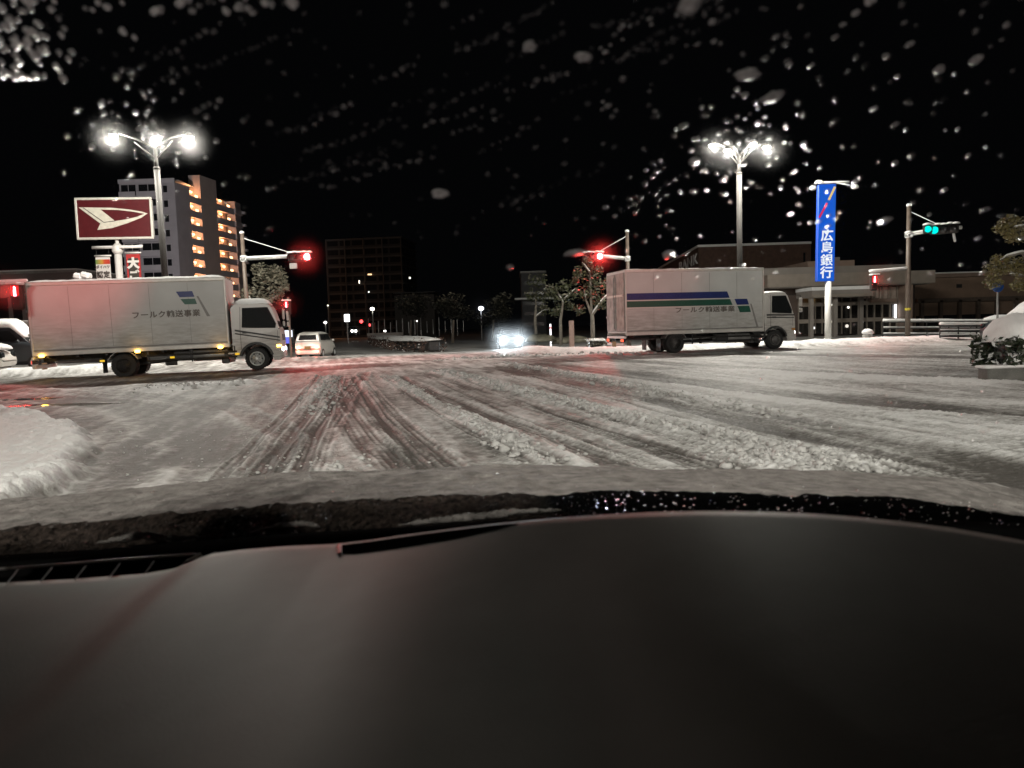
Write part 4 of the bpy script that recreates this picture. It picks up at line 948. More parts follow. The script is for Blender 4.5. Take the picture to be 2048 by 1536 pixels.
# ------------------------------------------------------------------ signs
def maker_sign():
    Y = 42; t = empty('pole_sign', (P(236, 560, Y).x, Y, 0), 0, 'red box sign with pale D shaped emblem on a white pole', 'pole sign')
    bx = t.location.x; cz = P(229, 437, Y).z; w = 142 / F * Y; h = 77 / F * Y; cx = P(229, 437, Y).x - bx
    sg = empty('sign_box_mount', (cx, 0, cz), 0); sg.parent = t; sg.rotation_euler = (0, R(.3), R(4)); sg.name = 'sign_box'
    MB().box((0, .2, 0), (w - .06, .42, h - .06), bev=.04).obj('cabinet', M_white, sg)
    for (c, d) in (((0, -.02, h / 2), (w, .12, .13)), ((0, -.02, -h / 2), (w, .12, .13)), ((-w / 2, -.02, 0), (.13, .12, h + .13)), ((w / 2, -.02, 0), (.13, .12, h + .13))):
        MB().box(c, d, bev=.03).obj('frame', mat('frame_white', (.62, .60, .54), .5) if 'frame_white' not in bpy.data.materials else bpy.data.materials['frame_white'], sg)
    MB().box((0, -.025, 0), (w - .12, .04, h - .12)).obj('red_panel', mat('dark_red_panel', (.085, .008, .011), .45), sg)
    # emblem outlines, in photo pixels of the panel (zoomed) -> metres
    def e(x, y): return ((x - 1350) / 820 * w * 1.0, (343 - y) / 470 * h * 1.0)
    mE = mat('pale_emblem', (.62, .59, .50), .5)
    outer = [(970, 208), (1330, 218), (1520, 240), (1660, 268), (1722, 290), (1650, 340), (1500, 400), (1330, 455), (1160, 478), (1198, 400)]
    inner = [(1210, 238), (1400, 245), (1550, 265), (1690, 294), (1600, 330), (1480, 358), (1360, 375)]
    vs = []; o = [e(*p) for p in outer]; i_ = [e(*p) for p in inner]
    mb = MB(); pr = [(970, 208), (1200, 214), (1210, 238), (1360, 375), (1260, 385), (1198, 400)]
    pieces = [[(970, 208), (1200, 214), (1210, 238), (1360, 375), (1240, 392), (1198, 402)], [(1200, 214), (1330, 218), (1400, 245), (1210, 238)], [(1330, 218), (1520, 240), (1550, 265), (1400, 245)], [(1520, 240), (1660, 268), (1690, 294), (1550, 265)], [(1660, 268), (1722, 290), (1690, 294)],
              [(1722, 290), (1650, 340), (1600, 330), (1690, 294)], [(1650, 340), (1500, 400), (1480, 358), (1600, 330)], [(1500, 400), (1330, 455), (1360, 375), (1480, 358)], [(1330, 455), (1160, 478), (1198, 402), (1240, 392), (1360, 375)]]
    for p in pieces: mb.prism([e(*q) for q in p], -.075, -.03)
    mb.obj('emblem', mE, sg)
    ln = MB(); ln.prism([e(*q) for q in ((1015, 214), (1028, 214), (1240, 386), (1360, 370), (1362, 378), (1236, 394))], -.082, -.07); ln.obj('emblem_line', M_ink, sg)
    pz = cz - h / 2
    MB().tube([(0, .2, 0), (0, .2, P(236, 497, Y).z)], [.21, .19], 14).obj('pole', M_white, t, True); MB().tube([(0, .2, P(236, 500, Y).z), (0, .2, pz)], .1, 10).obj('upper_pole', M_white, t, True)
    MB().lathe([(.2, -.3), (.3, -.12), (.3, .12), (.14, .3)], (0, .2, P(236, 497, Y).z), 'z', 12).obj('collar', M_white, t, True)
    zb = P(236, 495, Y).z
    MB().tube([(P(184, 495, Y).x - bx, 0, zb), (P(285, 495, Y).x - bx, 0, zb)], .06, 8).obj('cross_bar', M_white, t, True)
    snowline([((P(184, 495, Y).x - bx) + (2.85 * k / 6), 0, zb + .03) for k in range(7)], .045).obj('bar_snow', M_snow, t, True)
    for (x0, x1, y0, kind) in ((190, 221, 512, 0), (251, 281, 506, 1)):
        a = P(x0, y0, Y); c = P(x1, y0, Y); x_ = (a.x + c.x) / 2 - bx; w_ = c.x - a.x; z0 = a.z; hh = 2.6
        bn = MB().box((x_, -.02, z0 - .08 - hh / 2), (w_ * .92, .03, hh)).obj('banner', M_white if kind == 0 else mat('red_banner', (.42, .03, .03), .7, 0, .15, 3), t)
        MB().tube([(x_ - w_ * .54, 0, z0), (x_ + w_ * .54, 0, z0)], .045, 8).obj('banner_bar', M_white, t, True)
        for s in (-.4, .4): MB().tube([(x_ + s * w_, 0, z0), (x_ + s * w_, 0, zb)], .012, 5).obj('hanger', M_dark, t)
        if kind == 0:
            rm = bpy.data.materials.new('rainbow_strip'); rm.use_nodes = True; nt = rm.node_tree; tc = nt.nodes.new('ShaderNodeTexCoord'); sp = nt.nodes.new('ShaderNodeSeparateXYZ'); cr = nt.nodes.new('ShaderNodeValToRGB')
            nt.links.new(tc.outputs['Generated'], sp.inputs[0]); nt.links.new(sp.outputs[0], cr.inputs[0]); nt.links.new(cr.outputs[0], nt.nodes['Principled BSDF'].inputs[0])
            el = cr.color_ramp.elements; el[0].color = (.12, .25, .08, 1); el[1].color = (.5, .04, .03, 1); q = el.new(.45); q.color = (.55, .3, .05, 1); q = el.new(.62); q.color = (.55, .08, .03, 1)
            MB().box((x_, -.04, z0 - .34), (w_ * .92, .02, .26)).obj('colour_strip', rm, bn)
            letter('ダイハツ', M_ink, bn, face_south((x_, -.06, z0 - .64), .185, .2)); letter('認定', M_ink, bn, face_south((x_, -.06, z0 - 1.08), .36, .4))
        else:
            MB().box((x_, -.04, z0 - .95), (w_ * .66, .02, 1.3)).obj('dark_strip', M_ink, bn)
            letter('大', M_white, bn, face_south((x_, -.06, z0 - .62), .66, .62)); letter('ご', M_white, bn, face_south((x_, -.06, z0 - 1.3), .6, .6))
maker_sign()
def bank_sign():
    Y = 40; c = P(1653, 466, Y); t = empty('bank_sign', (P(1658, 640, Y).x, Y, gz(0, Y)), 0, 'tall blue lit bank sign with white characters on a pale pole', 'sign', None); bx = t.location.x; g0 = t.location.z
    w = 33.5 / F * Y; h = 190 / F * Y; cz = c.z - g0; cx = c.x - bx
    sb = empty('sign_box', (cx, 0, cz), R(-6)); sb.parent = t; sb.rotation_euler = (0, R(.9), R(-5))
    MB().box((0, .16, 0), (w, .34, h), bev=.02).obj('cabinet', mat('blue_cabinet', (.02, .07, .40), .4), sb)
    MB().box((0, -.02, 0), (w - .05, .03, h - .05)).obj('lit_face', emis('lit_blue', (.012, .105, .60), 1.0), sb)
    wh = emis('lit_white', (.9, .95, 1), .95)
    for i, ch in enumerate(('広', '島', '銀', '行')):
        letter(ch, wh, sb, face_south((.0 + .02, -.045, h / 2 - (466 - 370 + 0 + 5 + i * 24.3) / F * Y), .66, .66), 'character')
    def bar(name, p0, p1, m, r):
        o = [((p[0] - 1652) / F * Y, (466 - p[1]) / F * Y) for p in (p0, p1)]; d = Vector((o[1][0] - o[0][0], o[1][1] - o[0][1])).normalized(); n = Vector((-d.y, d.x)) * r
        MB().prism([(o[0][0] - n.x, o[0][1] - n.y), (o[1][0] - n.x, o[1][1] - n.y), (o[1][0] + n.x, o[1][1] + n.y), (o[0][0] + n.x, o[0][1] + n.y)], -.06, -.03).obj(name, m, sb)
    bar('yellow_bar', (1654.5, 402), (1666, 377), emis('lit_yellow', (.95, .72, .25), .8), .055); bar('red_bar', (1637, 436), (1651.5, 408), emis('lit_red', (.75, .03, .10), .75), .05)
    MB().tube([(0, .12, 0), (0, .12, cz - h / 2)], .17, 16).obj('pole', M_white, t, True)
    zt = cz + h / 2
    MB().tube([(cx - .45, 0, zt + .05), (cx + 1.2, 0, zt + .05)], .03, 8).obj('lamp_bar', M_steel, t, True); snowline([(cx - .5 + 1.7 * k / 8, 0, zt + .05) for k in range(9)], .05).obj('bar_snow', M_snow, t, True)
    for s, x in ((-1, -.95), (1, 1.25)):
        a = MB(); a.tube([(cx + s * .5, 0, zt + .05), (cx + x * .8, -.3, zt - .12), (cx + x, -.5, zt - .25)], .035, 8); o = a.obj('lamp_arm', M_steel, t, True)
        MB().blob((cx + x, -.55, zt - .28), (.2, .16, .12), 10, 6, .08).obj('lamp_hood', M_snow, o, True)
    MB().blob((cx - .35, .1, zt + .08), (.25, .2, .16), 10, 6, .12, True).obj('top_snow', M_snow, t, True)
bank_sign()

# ------------------------------------------------------------------ trees and shrubs
def leaves(mb, c, r, n, size, mi=0, flat=.5):
    c = Vector(c)
    for _ in range(n):
        d = Vector((random.gauss(0, 1), random.gauss(0, 1), random.gauss(0, 1))); d.normalize(); q = random.random() ** .45
        p = c + Vector((d.x * r[0], d.y * r[1], d.z * r[2])) * q
        a = Vector((random.gauss(0, 1), random.gauss(0, 1), random.gauss(0, flat))).normalized(); b_ = a.cross(Vector((random.gauss(0, 1), random.gauss(0, 1), random.gauss(0, 1)))).normalized()
        s = size * random.uniform(.6, 1.3); mb.mi = mi if mi is not None else (1 if (d.z > .2 and random.random() < .4) else 0)
        mb.add([p - a * s - b_ * s * .15, p - b_ * s * .45, p + a * s, p + b_ * s * .45], [(0, 1, 2, 3)])
def tree(base, segs, clumps, label, leafm, size, dens=1.0, group='roadside trees', bark=None, snow=.25, name='roadside_tree'):
    t = empty(name, base, 0, label, 'tree', group)
    tr = MB(); sn = MB()
    for pts, r in segs:
        tr.tube(pts, r, 8)
        for a, b_, ra, rb in zip(pts[:-1], pts[1:], r[:-1], r[1:]):
            a, b_ = Vector(a), Vector(b_)
            if abs((b_ - a).normalized().z) < .93: sn.tube([a + Vector((0, -.01, ra * .75)), a.lerp(b_, .5) + Vector((0, -.01, (ra + rb) * .4)), b_ + Vector((0, -.01, rb * .75))], [ra * .75, (ra + rb) * .42, rb * .7], 6)
    tr.obj('trunk', bark or M_bark, t, True); 
    if sn.v: sn.obj('branch_snow', M_snow, t, True)
    cr = MB()
    for c, r in clumps:
        leaves(cr, c, r, int(260 * dens * (r[0] * r[2]) ** .6), size, None if snow else 0)
    cr.obj('crown', [leafm, M_leafdull], t)
    return t
def px2l(base, Y, pts):                     # pixel list -> local points at depth Y (+dy)
    out = []
    for p in pts:
        q = P(p[0], p[1], Y + (p[2] if len(p) > 2 else 0)); out.append(q - Vector(base))
    return out
# tree left, behind the truck cab
b = P(505, 690, 43); b.z = -.2
cl = [((530, 560), 24), ((550, 545), 20), ((520, 540), 18), ((565, 575), 16), ((505, 585), 22), ((545, 590), 22), ((490, 600), 12), ((560, 555), 16), ((525, 605), 16)]
tree(b, [(px2l(b, 43, [(507, 690), (508, 620), (520, 580)]), [.14, .12, .05]), (px2l(b, 43, [(508, 625), (530, 605), (560, 590)]), [.08, .06, .03]), (px2l(b, 43, [(508, 610), (495, 590), (490, 575)]), [.07, .05, .03])],
     [(px2l(b, 43, [c])[0], (r / F * 43, r / F * 43 * 1.1, r / F * 43 * .9)) for c, r in cl], 'snow dusted evergreen street tree behind the left truck cab', M_leafdull, .11, 1.5)
# tree by the right truck's tail
b = P(1186, 690, 41); b.z = -.2
cl = [((1160, 545), 15), ((1183, 560), 20), ((1195, 540), 13), ((1165, 585), 20), ((1190, 590), 22), ((1150, 560), 11), ((1205, 570), 16), ((1175, 525), 12), ((1160, 620), 14), ((1200, 610), 15)]
tree(b, [(px2l(b, 41, [(1186, 690), (1185, 640), (1184, 628)]), [.12, .11, .10]), (px2l(b, 41, [(1184, 632), (1172, 600), (1168, 580)]), [.08, .05, .03]), (px2l(b, 41, [(1184, 632), (1182, 600), (1180, 545), (1165, 525)]), [.07, .06, .05, .03]), (px2l(b, 41, [(1184, 630), (1205, 600), (1215, 590)]), [.09, .07, .05])],
     [(px2l(b, 41, [c])[0], (r / F * 41, r / F * 41, r / F * 41 * .9)) for c, r in cl], 'pruned evergreen with pale forked trunk at the tail of the right truck', M_leaf, .10, 1.1)
b = P(1122, 690, 50); b.z = -.3
cl = [((1105, 580), 18), ((1130, 570), 18), ((1145, 590), 14), ((1120, 600), 18), ((1110, 625), 14), ((1140, 612), 12)]
tree(b, [(px2l(b, 50, [(1122, 690), (1121, 640), (1126, 605)]), [.12, .10, .07]), (px2l(b, 50, [(1126, 605), (1118, 590), (1112, 575)]), [.06, .05, .03]), (px2l(b, 50, [(1126, 600), (1140, 588), (1150, 578)]), [.06, .05, .03])],
     [(px2l(b, 50, [c])[0], (r / F * 50, r / F * 50, r / F * 50 * .8)) for c, r in cl], 'dark evergreen between the oncoming car and the right truck', M_leaf, .13, .8)
b = P(1073, 690, 60); b.z = -.3
cl = [((1075, 560), 22), ((1090, 590), 20), ((1065, 590), 18), ((1085, 620), 16)]
tree(b, [(px2l(b, 60, [(1073, 690), (1070, 640), (1072, 610)]), [.14, .12, .08]), (px2l(b, 60, [(1070, 635), (1085, 622), (1100, 618)]), [.07, .05, .03]), (px2l(b, 60, [(1072, 610), (1070, 585)]), [.07, .03])],
     [(px2l(b, 60, [c])[0], (r / F * 60, r / F * 60, r / F * 60 * .8)) for c, r in cl], 'thin dark tree just right of the oncoming headlamps', M_leaf, .15, .6)
b = P(930, 690, 75); b.z = -.3
for k, (x, lab) in enumerate(((905, 'dim tree left of the small white street light'), (985, 'dim tree behind the oncoming car'), (820, 'dim round tree behind the median hedge'))):
    b = P(x, 690, 78 + 6 * k); b.z = -.3; Yk = 78 + 6 * k
    tree(b, [(px2l(b, Yk, [(x, 690), (x + 2, 640)]), [.16, .1])], [(px2l(b, Yk, [(x + random.uniform(-25, 25), random.uniform(600, 640))])[0], (1.3, 1.3, 1.0)) for _ in range(6)], lab, mat('dim_leaf', (.016, .017, .012), .8, 0, .4, 3), .2, .7)
# pine at the right edge
b = P(2075, 690, 24); b.z = 0
cl = [((2010, 455), 22), ((2035, 470), 26), ((1990, 540), 24), ((2025, 530), 26), ((1985, 565), 18), ((2050, 545), 24), ((2060, 450), 26), ((2020, 440), 16), ((1998, 520), 16), ((2040, 570), 18)]
tree(b, [(px2l(b, 24, [(2082, 690), (2078, 600), (2070, 540), (2066, 450)]), [.16, .14, .12, .08]), (px2l(b, 24, [(2070, 540), (2045, 505), (2015, 512), (1995, 525)]), [.07, .06, .05, .03]), (px2l(b, 24, [(2072, 560), (2050, 552), (2020, 548)]), [.07, .05, .03]), (px2l(b, 24, [(2068, 470), (2045, 452), (2025, 455)]), [.06, .05, .03])],
     [(px2l(b, 24, [c])[0], (r / F * 24, r / F * 24, r / F * 24 * .75)) for c, r in cl], 'clipped pine with snowy branches at the right edge', mat('pine_needle', (.17, .145, .055), .5, 0, .4, 4), .055, 5.0, 'roadside trees')

def hedge(name, label, pts, w, z0, h, snow, leafm, size, n, capseg=24):
    t = empty(name, (pts[0][0], pts[0][1], z0), 0, label, 'hedge'); o = Vector((pts[0][0], pts[0][1], z0))
    lm = MB(); core = MB()
    P0 = [Vector((p[0], p[1], z0)) - o for p in pts]
    L = [(b_ - a).length for a, b_ in zip(P0[:-1], P0[1:])]; tot = sum(L)
    for (a, b_), l in zip(zip(P0[:-1], P0[1:]), L):
        d = (b_ - a).normalized(); nn = Vector((-d.y, d.x, 0))
        core.box((a + b_) / 2 + Vector((0, 0, h * .46)), (l + w * .1, w * .5, h * .7), rz=math.atan2(d.y, d.x), bev=.08)
        for _ in range(int(n * l / tot)):
            s = random.random() * (l + w * .5) - w * .25; u = random.choice((-1, 1)) * w / 2 * random.uniform(.72, 1.05) if random.random() < .75 else random.uniform(-w / 2, w / 2)
            zz = h * random.uniform(.0, 1.0); p = a + d * s + nn * u + Vector((0, 0, zz))
            e = Vector((random.gauss(0, 1), random.gauss(0, 1), random.gauss(0, .6))).normalized(); f = e.cross(Vector((random.gauss(0, 1), random.gauss(0, 1), random.gauss(0, 1)))).normalized(); q = size * random.uniform(.6, 1.3)
            lm.mi = 1 if random.random() < .16 else 0
            lm.add([p - e * q, p - f * q * .45, p + e * q, p + f * q * .45], [(0, 1, 2, 3)])
    core.obj('hedge_core', M_dark, t); lm.obj('foliage', [leafm, M_snow], t)
    cap = MB(); vs = []; fs = []; m = 10
    total = []
    for (a, b_), l in zip(zip(P0[:-1], P0[1:]), L):
        k = max(3, int(capseg * l / tot))
        for i in range(k): total.append((a.lerp(b_, i / k), (b_ - a).normalized()))
    total.append((P0[-1], total[-1][1])); nn_ = len(total)
    for i, (p, d) in enumerate(total):
        nv = Vector((-d.y, d.x, 0)); u = i / (nn_ - 1); endf = (1 - abs(2 * u - 1) ** 10)
        p = p + d * ((u - .5) * w * .35)
        for j in range(m + 1):
            a = math.pi * j / m; rr = w * .56 * (.6 + .4 * endf)
            vs.append(p + nv * (rr * math.cos(a)) * (1 + .06 * random.uniform(-1, 1)) + Vector((0, 0, h * .86 + (snow * math.sin(a) ** .6) * (.25 + .75 * endf) * (1 + .12 * random.uniform(-1, 1)) - (.12 * h * abs(math.cos(a)) * random.uniform(0, 1)))))
    for i in range(nn_ - 1):
        for j in range(m): a = i * (m + 1) + j; fs.append((a, a + 1, a + m + 2, a + m + 1))
    fs.append(tuple(range(m, -1, -1))); fs.append(tuple(range((nn_ - 1) * (m + 1), nn_ * (m + 1))))
    cap.add(vs, fs); cap.obj('snow_cap', M_snow, t, True)
    return t
pz = G(1975, 768); pz2 = pz.y
hedge('hedge', 'dark leafy shrub under a thick snow cap in the right planter', [(P(2010, 700, pz2 + .5).x, pz2 + .55), (P(2010, 700, pz2 + .5).x + 2.2, pz2 + .75)], 1.0, .27, .56, .46, M_leafdark, .07, 6500)
t = empty('planter', (P(1975, 760, pz2).x, pz2, 0), 0, 'low grey concrete planter wall under the right hedge', 'planter')
for k in range(5): MB().box((.45 + .9 * k, .15, .11), (.885, .3, .34), bev=.02).obj('concrete_block', M_wetconc, t)
MB().box((2.2, .15, .295), (4.5, .32, .05), bev=.02).obj('coping_snow', M_snow, t)
a = P(850, 697, 50); hedge('hedge', 'snow topped hedge on the median at the end of the far road', [(P(868, 690, 48).x, 48), (P(805, 690, 56).x, 56), (P(768, 690, 70).x, 70), (P(748, 690, 86).x, 86)], 1.5, -.3, 1.0, .25, mat('frosted_hedge', (.16, .10, .08), .7, 0, .4, 2), .09, 3400, 40)
a = P(1210, 690, 34); hedge('hedge', 'frosted low shrub beside the tail of the right truck', [(P(1180, 690, 37).x, 37), (P(1205, 690, 37).x, 37)], .8, 0, .55, .08, M_leafdull, .06, 500)
MB_ = MB()
for k, (px, py, r) in enumerate(((1080, 682, .8), (1150, 684, .7), (1125, 686, .6))):
    c = P(px, py, 52); o = MB().blob((c.x, 52, c.z), (r * 1.4, r, r * .6), 12, 8, .15, True).obj('snowy_shrub', M_leafdull, None, True); tag(o, ('round snowy shrub mound right of the oncoming car', 'dim snowy shrub mound nearest the truck tail', 'low dim shrub mound between two trunks')[k], 'shrub', 'snowy shrubs on the far verge')
# white lit post and brown post on the far verge
c = P(1101, 660, 55); t = empty('marker_post', (c.x, 55, -.3), 0, 'slim lit white bollard with red band under the dark trees', 'bollard'); zz = P(1101, 648, 55).z + .3
MB().tube([(0, 0, 0), (0, 0, zz)], .06, 8).obj('post', emis('lit_post', (1, .95, .98), 2.2), t); MB().tube([(0, 0, zz - .35), (0, 0, zz - .22)], .075, 8).obj('band', emis('lit_band', (1, .2, .2), .9), t)
c = P(1143, 660, 50); o = MB().box((c.x, 50, .55), (.34, .2, 2.0), bev=.03).obj('stone_post', mat('tan_stone', (.3, .2, .17), .8), None); tag(o, 'plain tan stone post under the dark evergreen', 'post')

# ------------------------------------------------------------------ street furniture on the right
c = G(1735, 690); Yb = 36; cb = P(1735, 690, Yb); t = empty('bollard', (cb.x, Yb, cb.z), 0, 'short concrete bollard with a round snow cap', 'bollard')
MB().lathe([(.24, 0), (.23, .5), (.2, .56)], (0, 0, 0), 'z', 16).obj('post', M_conc, t, True); MB().blob((0, 0, .62), (.27, .27, .17), 14, 8, .06).obj('snow_cap', M_snow, t, True)
def railing(Y, x0, x1, ytop, ybot, label, nb, nposts, thick=.035, group='snowy railings'):
    a = P(x0, ytop, Y); c = P(x1, ytop, Y); zb = P(x0, ybot, Y).z; t = empty('railing', (a.x, Y, zb), 0, label, 'railing', group); w = c.x - a.x; H = a.z - zb; zs = c.z - a.z
    for i in range(nposts): B('post', M_dark, t, (w * i / (nposts - 1), 0, H / 2), (.05, .05, H))
    for k in range(nb):
        z = H * (1 - k / nb * .8)
        MB().tube([(0, 0, z), (w, 0, z + zs)], thick, 8).obj('rail', M_dark, t, True)
        pts = [Vector((w * i / 12, random.uniform(-.01, .01), z + thick * .9 + zs * i / 12)) for i in range(13)]
        snowline(pts, (.07 if k == 0 else .035)).obj('rail_snow', M_snow, t, True)
    return t
railing(38.5, 1766, 1985, 644, 690, 'long snow topped railing behind the signal pole', 3, 6)
railing(34.5, 1880, 1990, 652, 690, 'short snowy barrier with wide planks near the parked car', 3, 4, .05)
c = P(1995, 573, 26); t = empty('round_sign', (c.x + .05, 26, 0), 0, 'small round blue sign in front of the pine', 'sign'); 
MB().tube([(.0, .05, 0), (.0, .05, c.z + .2)], .035, 8).obj('post', M_steel, t); MB().lathe([(.0, -.012), (.20, -.012), (.20, .012), (0, .012)], (-.05, -.02, c.z), 'y', 20).obj('sign_disc', mat('blue_disc', (.02, .10, .42), .3), t, True)
# far left snow-covered things by the pole sign
for k, (px, py) in enumerate(((158, 553), (172, 551))):
    c = P(px, py, 40); o = MB().box((c.x, 40, c.z), (.5, .5, .35), ry=R(15), bev=.1).obj('snow_lump', M_snow, None); tag(o, ('pointed snow lump on the roof left of the banners', 'square snow lump on the roof beside the white banner')[k], 'snow')
# far road: lamps, signs, signals, wall
def far_lamp(px, py, Y, label, m, r=.16, hgt=True):
    c = P(px, py, Y); t = empty('far_street_lamp', (c.x, Y, -.3), 0, label, 'street lamp', 'small lamps along the far road')
    MB().tube([(0, 0, 0), (0, 0, c.z + .3)], [.09, .06], 8).obj('pole', M_steel, t, True); MB().blob((0, -.1, c.z + .3), (r, r, r * .8), 10, 6, 0).obj('bulb', m, t, True); return t
far_lamp(745, 618, 120, 'small round white lamp on a slim pole over the far road', emis('far_bulb', (1, .95, .85), 9), .34)
far_lamp(962, 617, 85, 'bluish white street light left of the oncoming car', emis('blue_bulb', (.85, .88, 1), 10), .3)
far_lamp(651, 645, 100, 'small white lamp above the white hatchback', emis('far_bulb2', (1, .95, .9), 5), .22)
far_lamp(656, 611, 140, 'tiny distant lamp over the dark left street', emis('far_bulb3', (1, .95, .8), 3), .16)
far_lamp(770, 662, 130, 'tiny low lamp by the far wall', emis('far_bulb4', (1, .95, .9), 4), .24)
far_lamp(834, 642, 120, 'tiny white lamp in front of the dim tree', emis('far_bulb5', (1, .9, .8), 3), .14)
for s, px in ((0, 703), (1, 710)):
    c = P(px, 662, 112); o = MB().blob((c.x, 112.5, c.z), (.2, .1, .2), 10, 6, 0).obj('headlamp', emis('far_headlamp', (1, .97, .9), 8), None, True); o.parent = next(q for q in bpy.data.objects if q.get('label') == 'distant oncoming car with two small headlamps'); bpy.context.view_layer.update(); o.matrix_parent_inverse = o.parent.matrix_world.inverted()
c = P(694, 636, 95); t = empty('lit_signboard', (c.x, 95, -.3), 0, 'bright white lit signboard on a post above the far road', 'sign'); MB().tube([(0, 0, 0), (0, 0, c.z)], .1, 8).obj('post', M_steel, t)
MB().box((0, 0, c.z + .3), (.72, .25, .98), bev=.08).obj('lit_panel', emis('white_panel', (1, 1, 1), 2.5), t); MB().box((0, .05, c.z + .3), (.82, .2, 1.08), bev=.05).obj('frame', M_dark, t)
for (px, py, Y, lab) in ((723, 643, 130, 'nearer tiny red signal on the far road'), (739, 650, 165, 'farther tiny red signal on the far road')):
    c = P(px, py, Y); t = empty('far_signal', (c.x + 1.2, Y, -.3), 0, lab, 'traffic signal', 'tiny red signals far down the road'); MB().tube([(0, 0, 0), (0, 0, c.z + .8)], .09, 6).obj('pole', M_steel, t); MB().box((-1.2, 0, c.z + .3), (1.1, .2, .4)).obj('signal_head', M_dark, t)
    MB().blob((-1.2, -.15, c.z + .3), (.3, .1, .3), 10, 6, 0).obj('lens', emis('far_red', (1, .06, .06), 5), t, True)
a = P(735, 667, 100); c = P(806, 668, 100); o = MB().box(((a.x + c.x) / 2, 100, a.z - .25), (c.x - a.x, .5, .55)).obj('parapet_wall', mat('pale_parapet', (.5, .48, .45), .8), None); tag(o, 'pale parapet wall crossing behind the median', 'wall')
t = empty('railing', (P(745, 660, 104).x, 104, P(745, 665, 104).z), 0, 'line of thin posts above the far parapet', 'railing', 'snowy railings')
for k in range(16): B('post', M_steel, t, (k * .85, 0, .55), (.09, .09, 1.6 + .5 * (k % 3)))
c = P(579, 676, 47); t = empty('lit_poster_case', (c.x, 47, -.3), 0, 'blue and white lit poster case left of the white hatchback', 'poster case'); z0 = P(579, 690, 47).z + .3
MB().tube([(0, 0, 0), (0, 0, z0 + .2)], .05, 8).obj('leg', M_dark, t); MB().box((0, 0, z0 + .5), (.62, .2, 1.0), bev=.03).obj('case', M_dark, t)
B('white_panel', emis('poster_white', (.85, .88, 1), 1.6), t, (-.02, -.11, z0 + .72), (.5, .02, .42)); B('blue_panel', emis('poster_blue', (.18, .2, .9), 1.0), t, (-.06, -.11, z0 + .3), (.38, .02, .4))

# unseen lamps added to light the buildings beyond (hidden behind the trucks)
def hidden_lamp(x, y, h, w, lab, aim):
    t = empty('hidden_lamp', (x, y, -.3), 0, lab, 'street lamp', 'added lamps beyond the crossing'); MB().tube([(0, 0, 0), (0, 0, h)], [.09, .06], 8).obj('pole', M_greypole, t)
    MB().box((0, 0, h), (.5, .25, .12), bev=.04).obj('lamp_head', M_greypole, t); point('lamp_light', (0, 0, h - .25), w, (1, .94, .97), .15, t, spot=56, aim=aim, blend=.6)
hidden_lamp(P(200, 600, 95).x, 95, 7.0, 64000, 'added lamp hidden behind the left truck', (-14, 50, 14))
hidden_lamp(P(1400, 600, 46).x, 46, 4.6, 900, 'added lamp hidden behind the right truck', (6, 14, -3))

# ------------------------------------------------------------------ our own car
M_dash = mat('soft_dash_plastic', (.300, .268, .240), .60, 0, .26, 4.5, .06, 420, .42)  # blotchy tone painted in for soft light blobs through the wet glass
M_trim = mat('black_trim', (.006, .006, .006), .95, 0, .2, 10, 0, 40, 0)
car_ = empty('own_car', (0, 0, 0), 0, 'inside of the car we sit in: wide dark grey dashboard below a wet windscreen', 'car')
SIL = [(-400, 1180), (-100, 1172), (0, 1166), (150, 1158), (290, 1147), (345, 1138), (385, 1122), (420, 1108), (480, 1100), (560, 1093), (670, 1088), (740, 1080), (800, 1071), (900, 1058), (1000, 1046), (1100, 1037), (1200, 1030), (1300, 1025), (1400, 1022), (1500, 1023), (1600, 1026), (1700, 1033), (1800, 1043), (1900, 1056), (2000, 1073), (2048, 1082), (2200, 1112), (2500, 1180)]
sx = np.array([p[0] for p in SIL], float); sy_ = np.array([p[1] for p in SIL], float)
def sil_z(x, Y):
    z = 1.0
    for _ in range(6):
        px, _p = proj((x, Y, z)); z = P(px, float(np.interp(px, sx, sy_)), Y).z
        d = ray(px, float(np.interp(px, sx, sy_))); 
    return z
def dash():
    nu, nv = 150, 46; vs = []; fs = []
    for i in range(nu + 1):
        x = -.80 + 1.6 * i / nu
        hump = float(sm(-.26, .36, x)); Yf = .86 - .20 * hump
        zc = sil_z(x * (1.06 - .06 * hump), Yf); xs_ = x * (1.06 - .06 * hump)
        for j in range(nv + 1):
            v = j / nv
            if v <= .8:
                q = v / .8; Y = .06 + (Yf - .06) * q
                drop = (.13 - .08 * math.exp(-((x + .08) / .22) ** 2)) * (1 - hump) * (1 - q) ** 1.6 + hump * (.085 * (1 - q) + .07 * (1 - q) ** 2)
                z = zc - drop + .012 * math.sin(3 * x + 2.2 * q) * (1 - q) * 1.0
                # soft dish between passenger shelf and meter hood
                z -= .025 * math.exp(-((x - .02) / .09) ** 2) * q * (1 - q) * 3
                vs.append((x * (.7 + .3 * q) * Yf / .8 * 1.25 if 0 else xs_, Y, z))
            else:
                q = (v - .8) / .2; Y = Yf + .012 * math.sin(q * math.pi / 2) + .02 * q * q; vs.append((xs_, Y, zc - .09 * q * q - .003 * q))
    for i in range(nu):
        for j in range(nv): a = i * (nv + 1) + j; fs.append((a, a + nv + 1, a + nv + 2, a + 1))
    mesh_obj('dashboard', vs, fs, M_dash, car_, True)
dash()
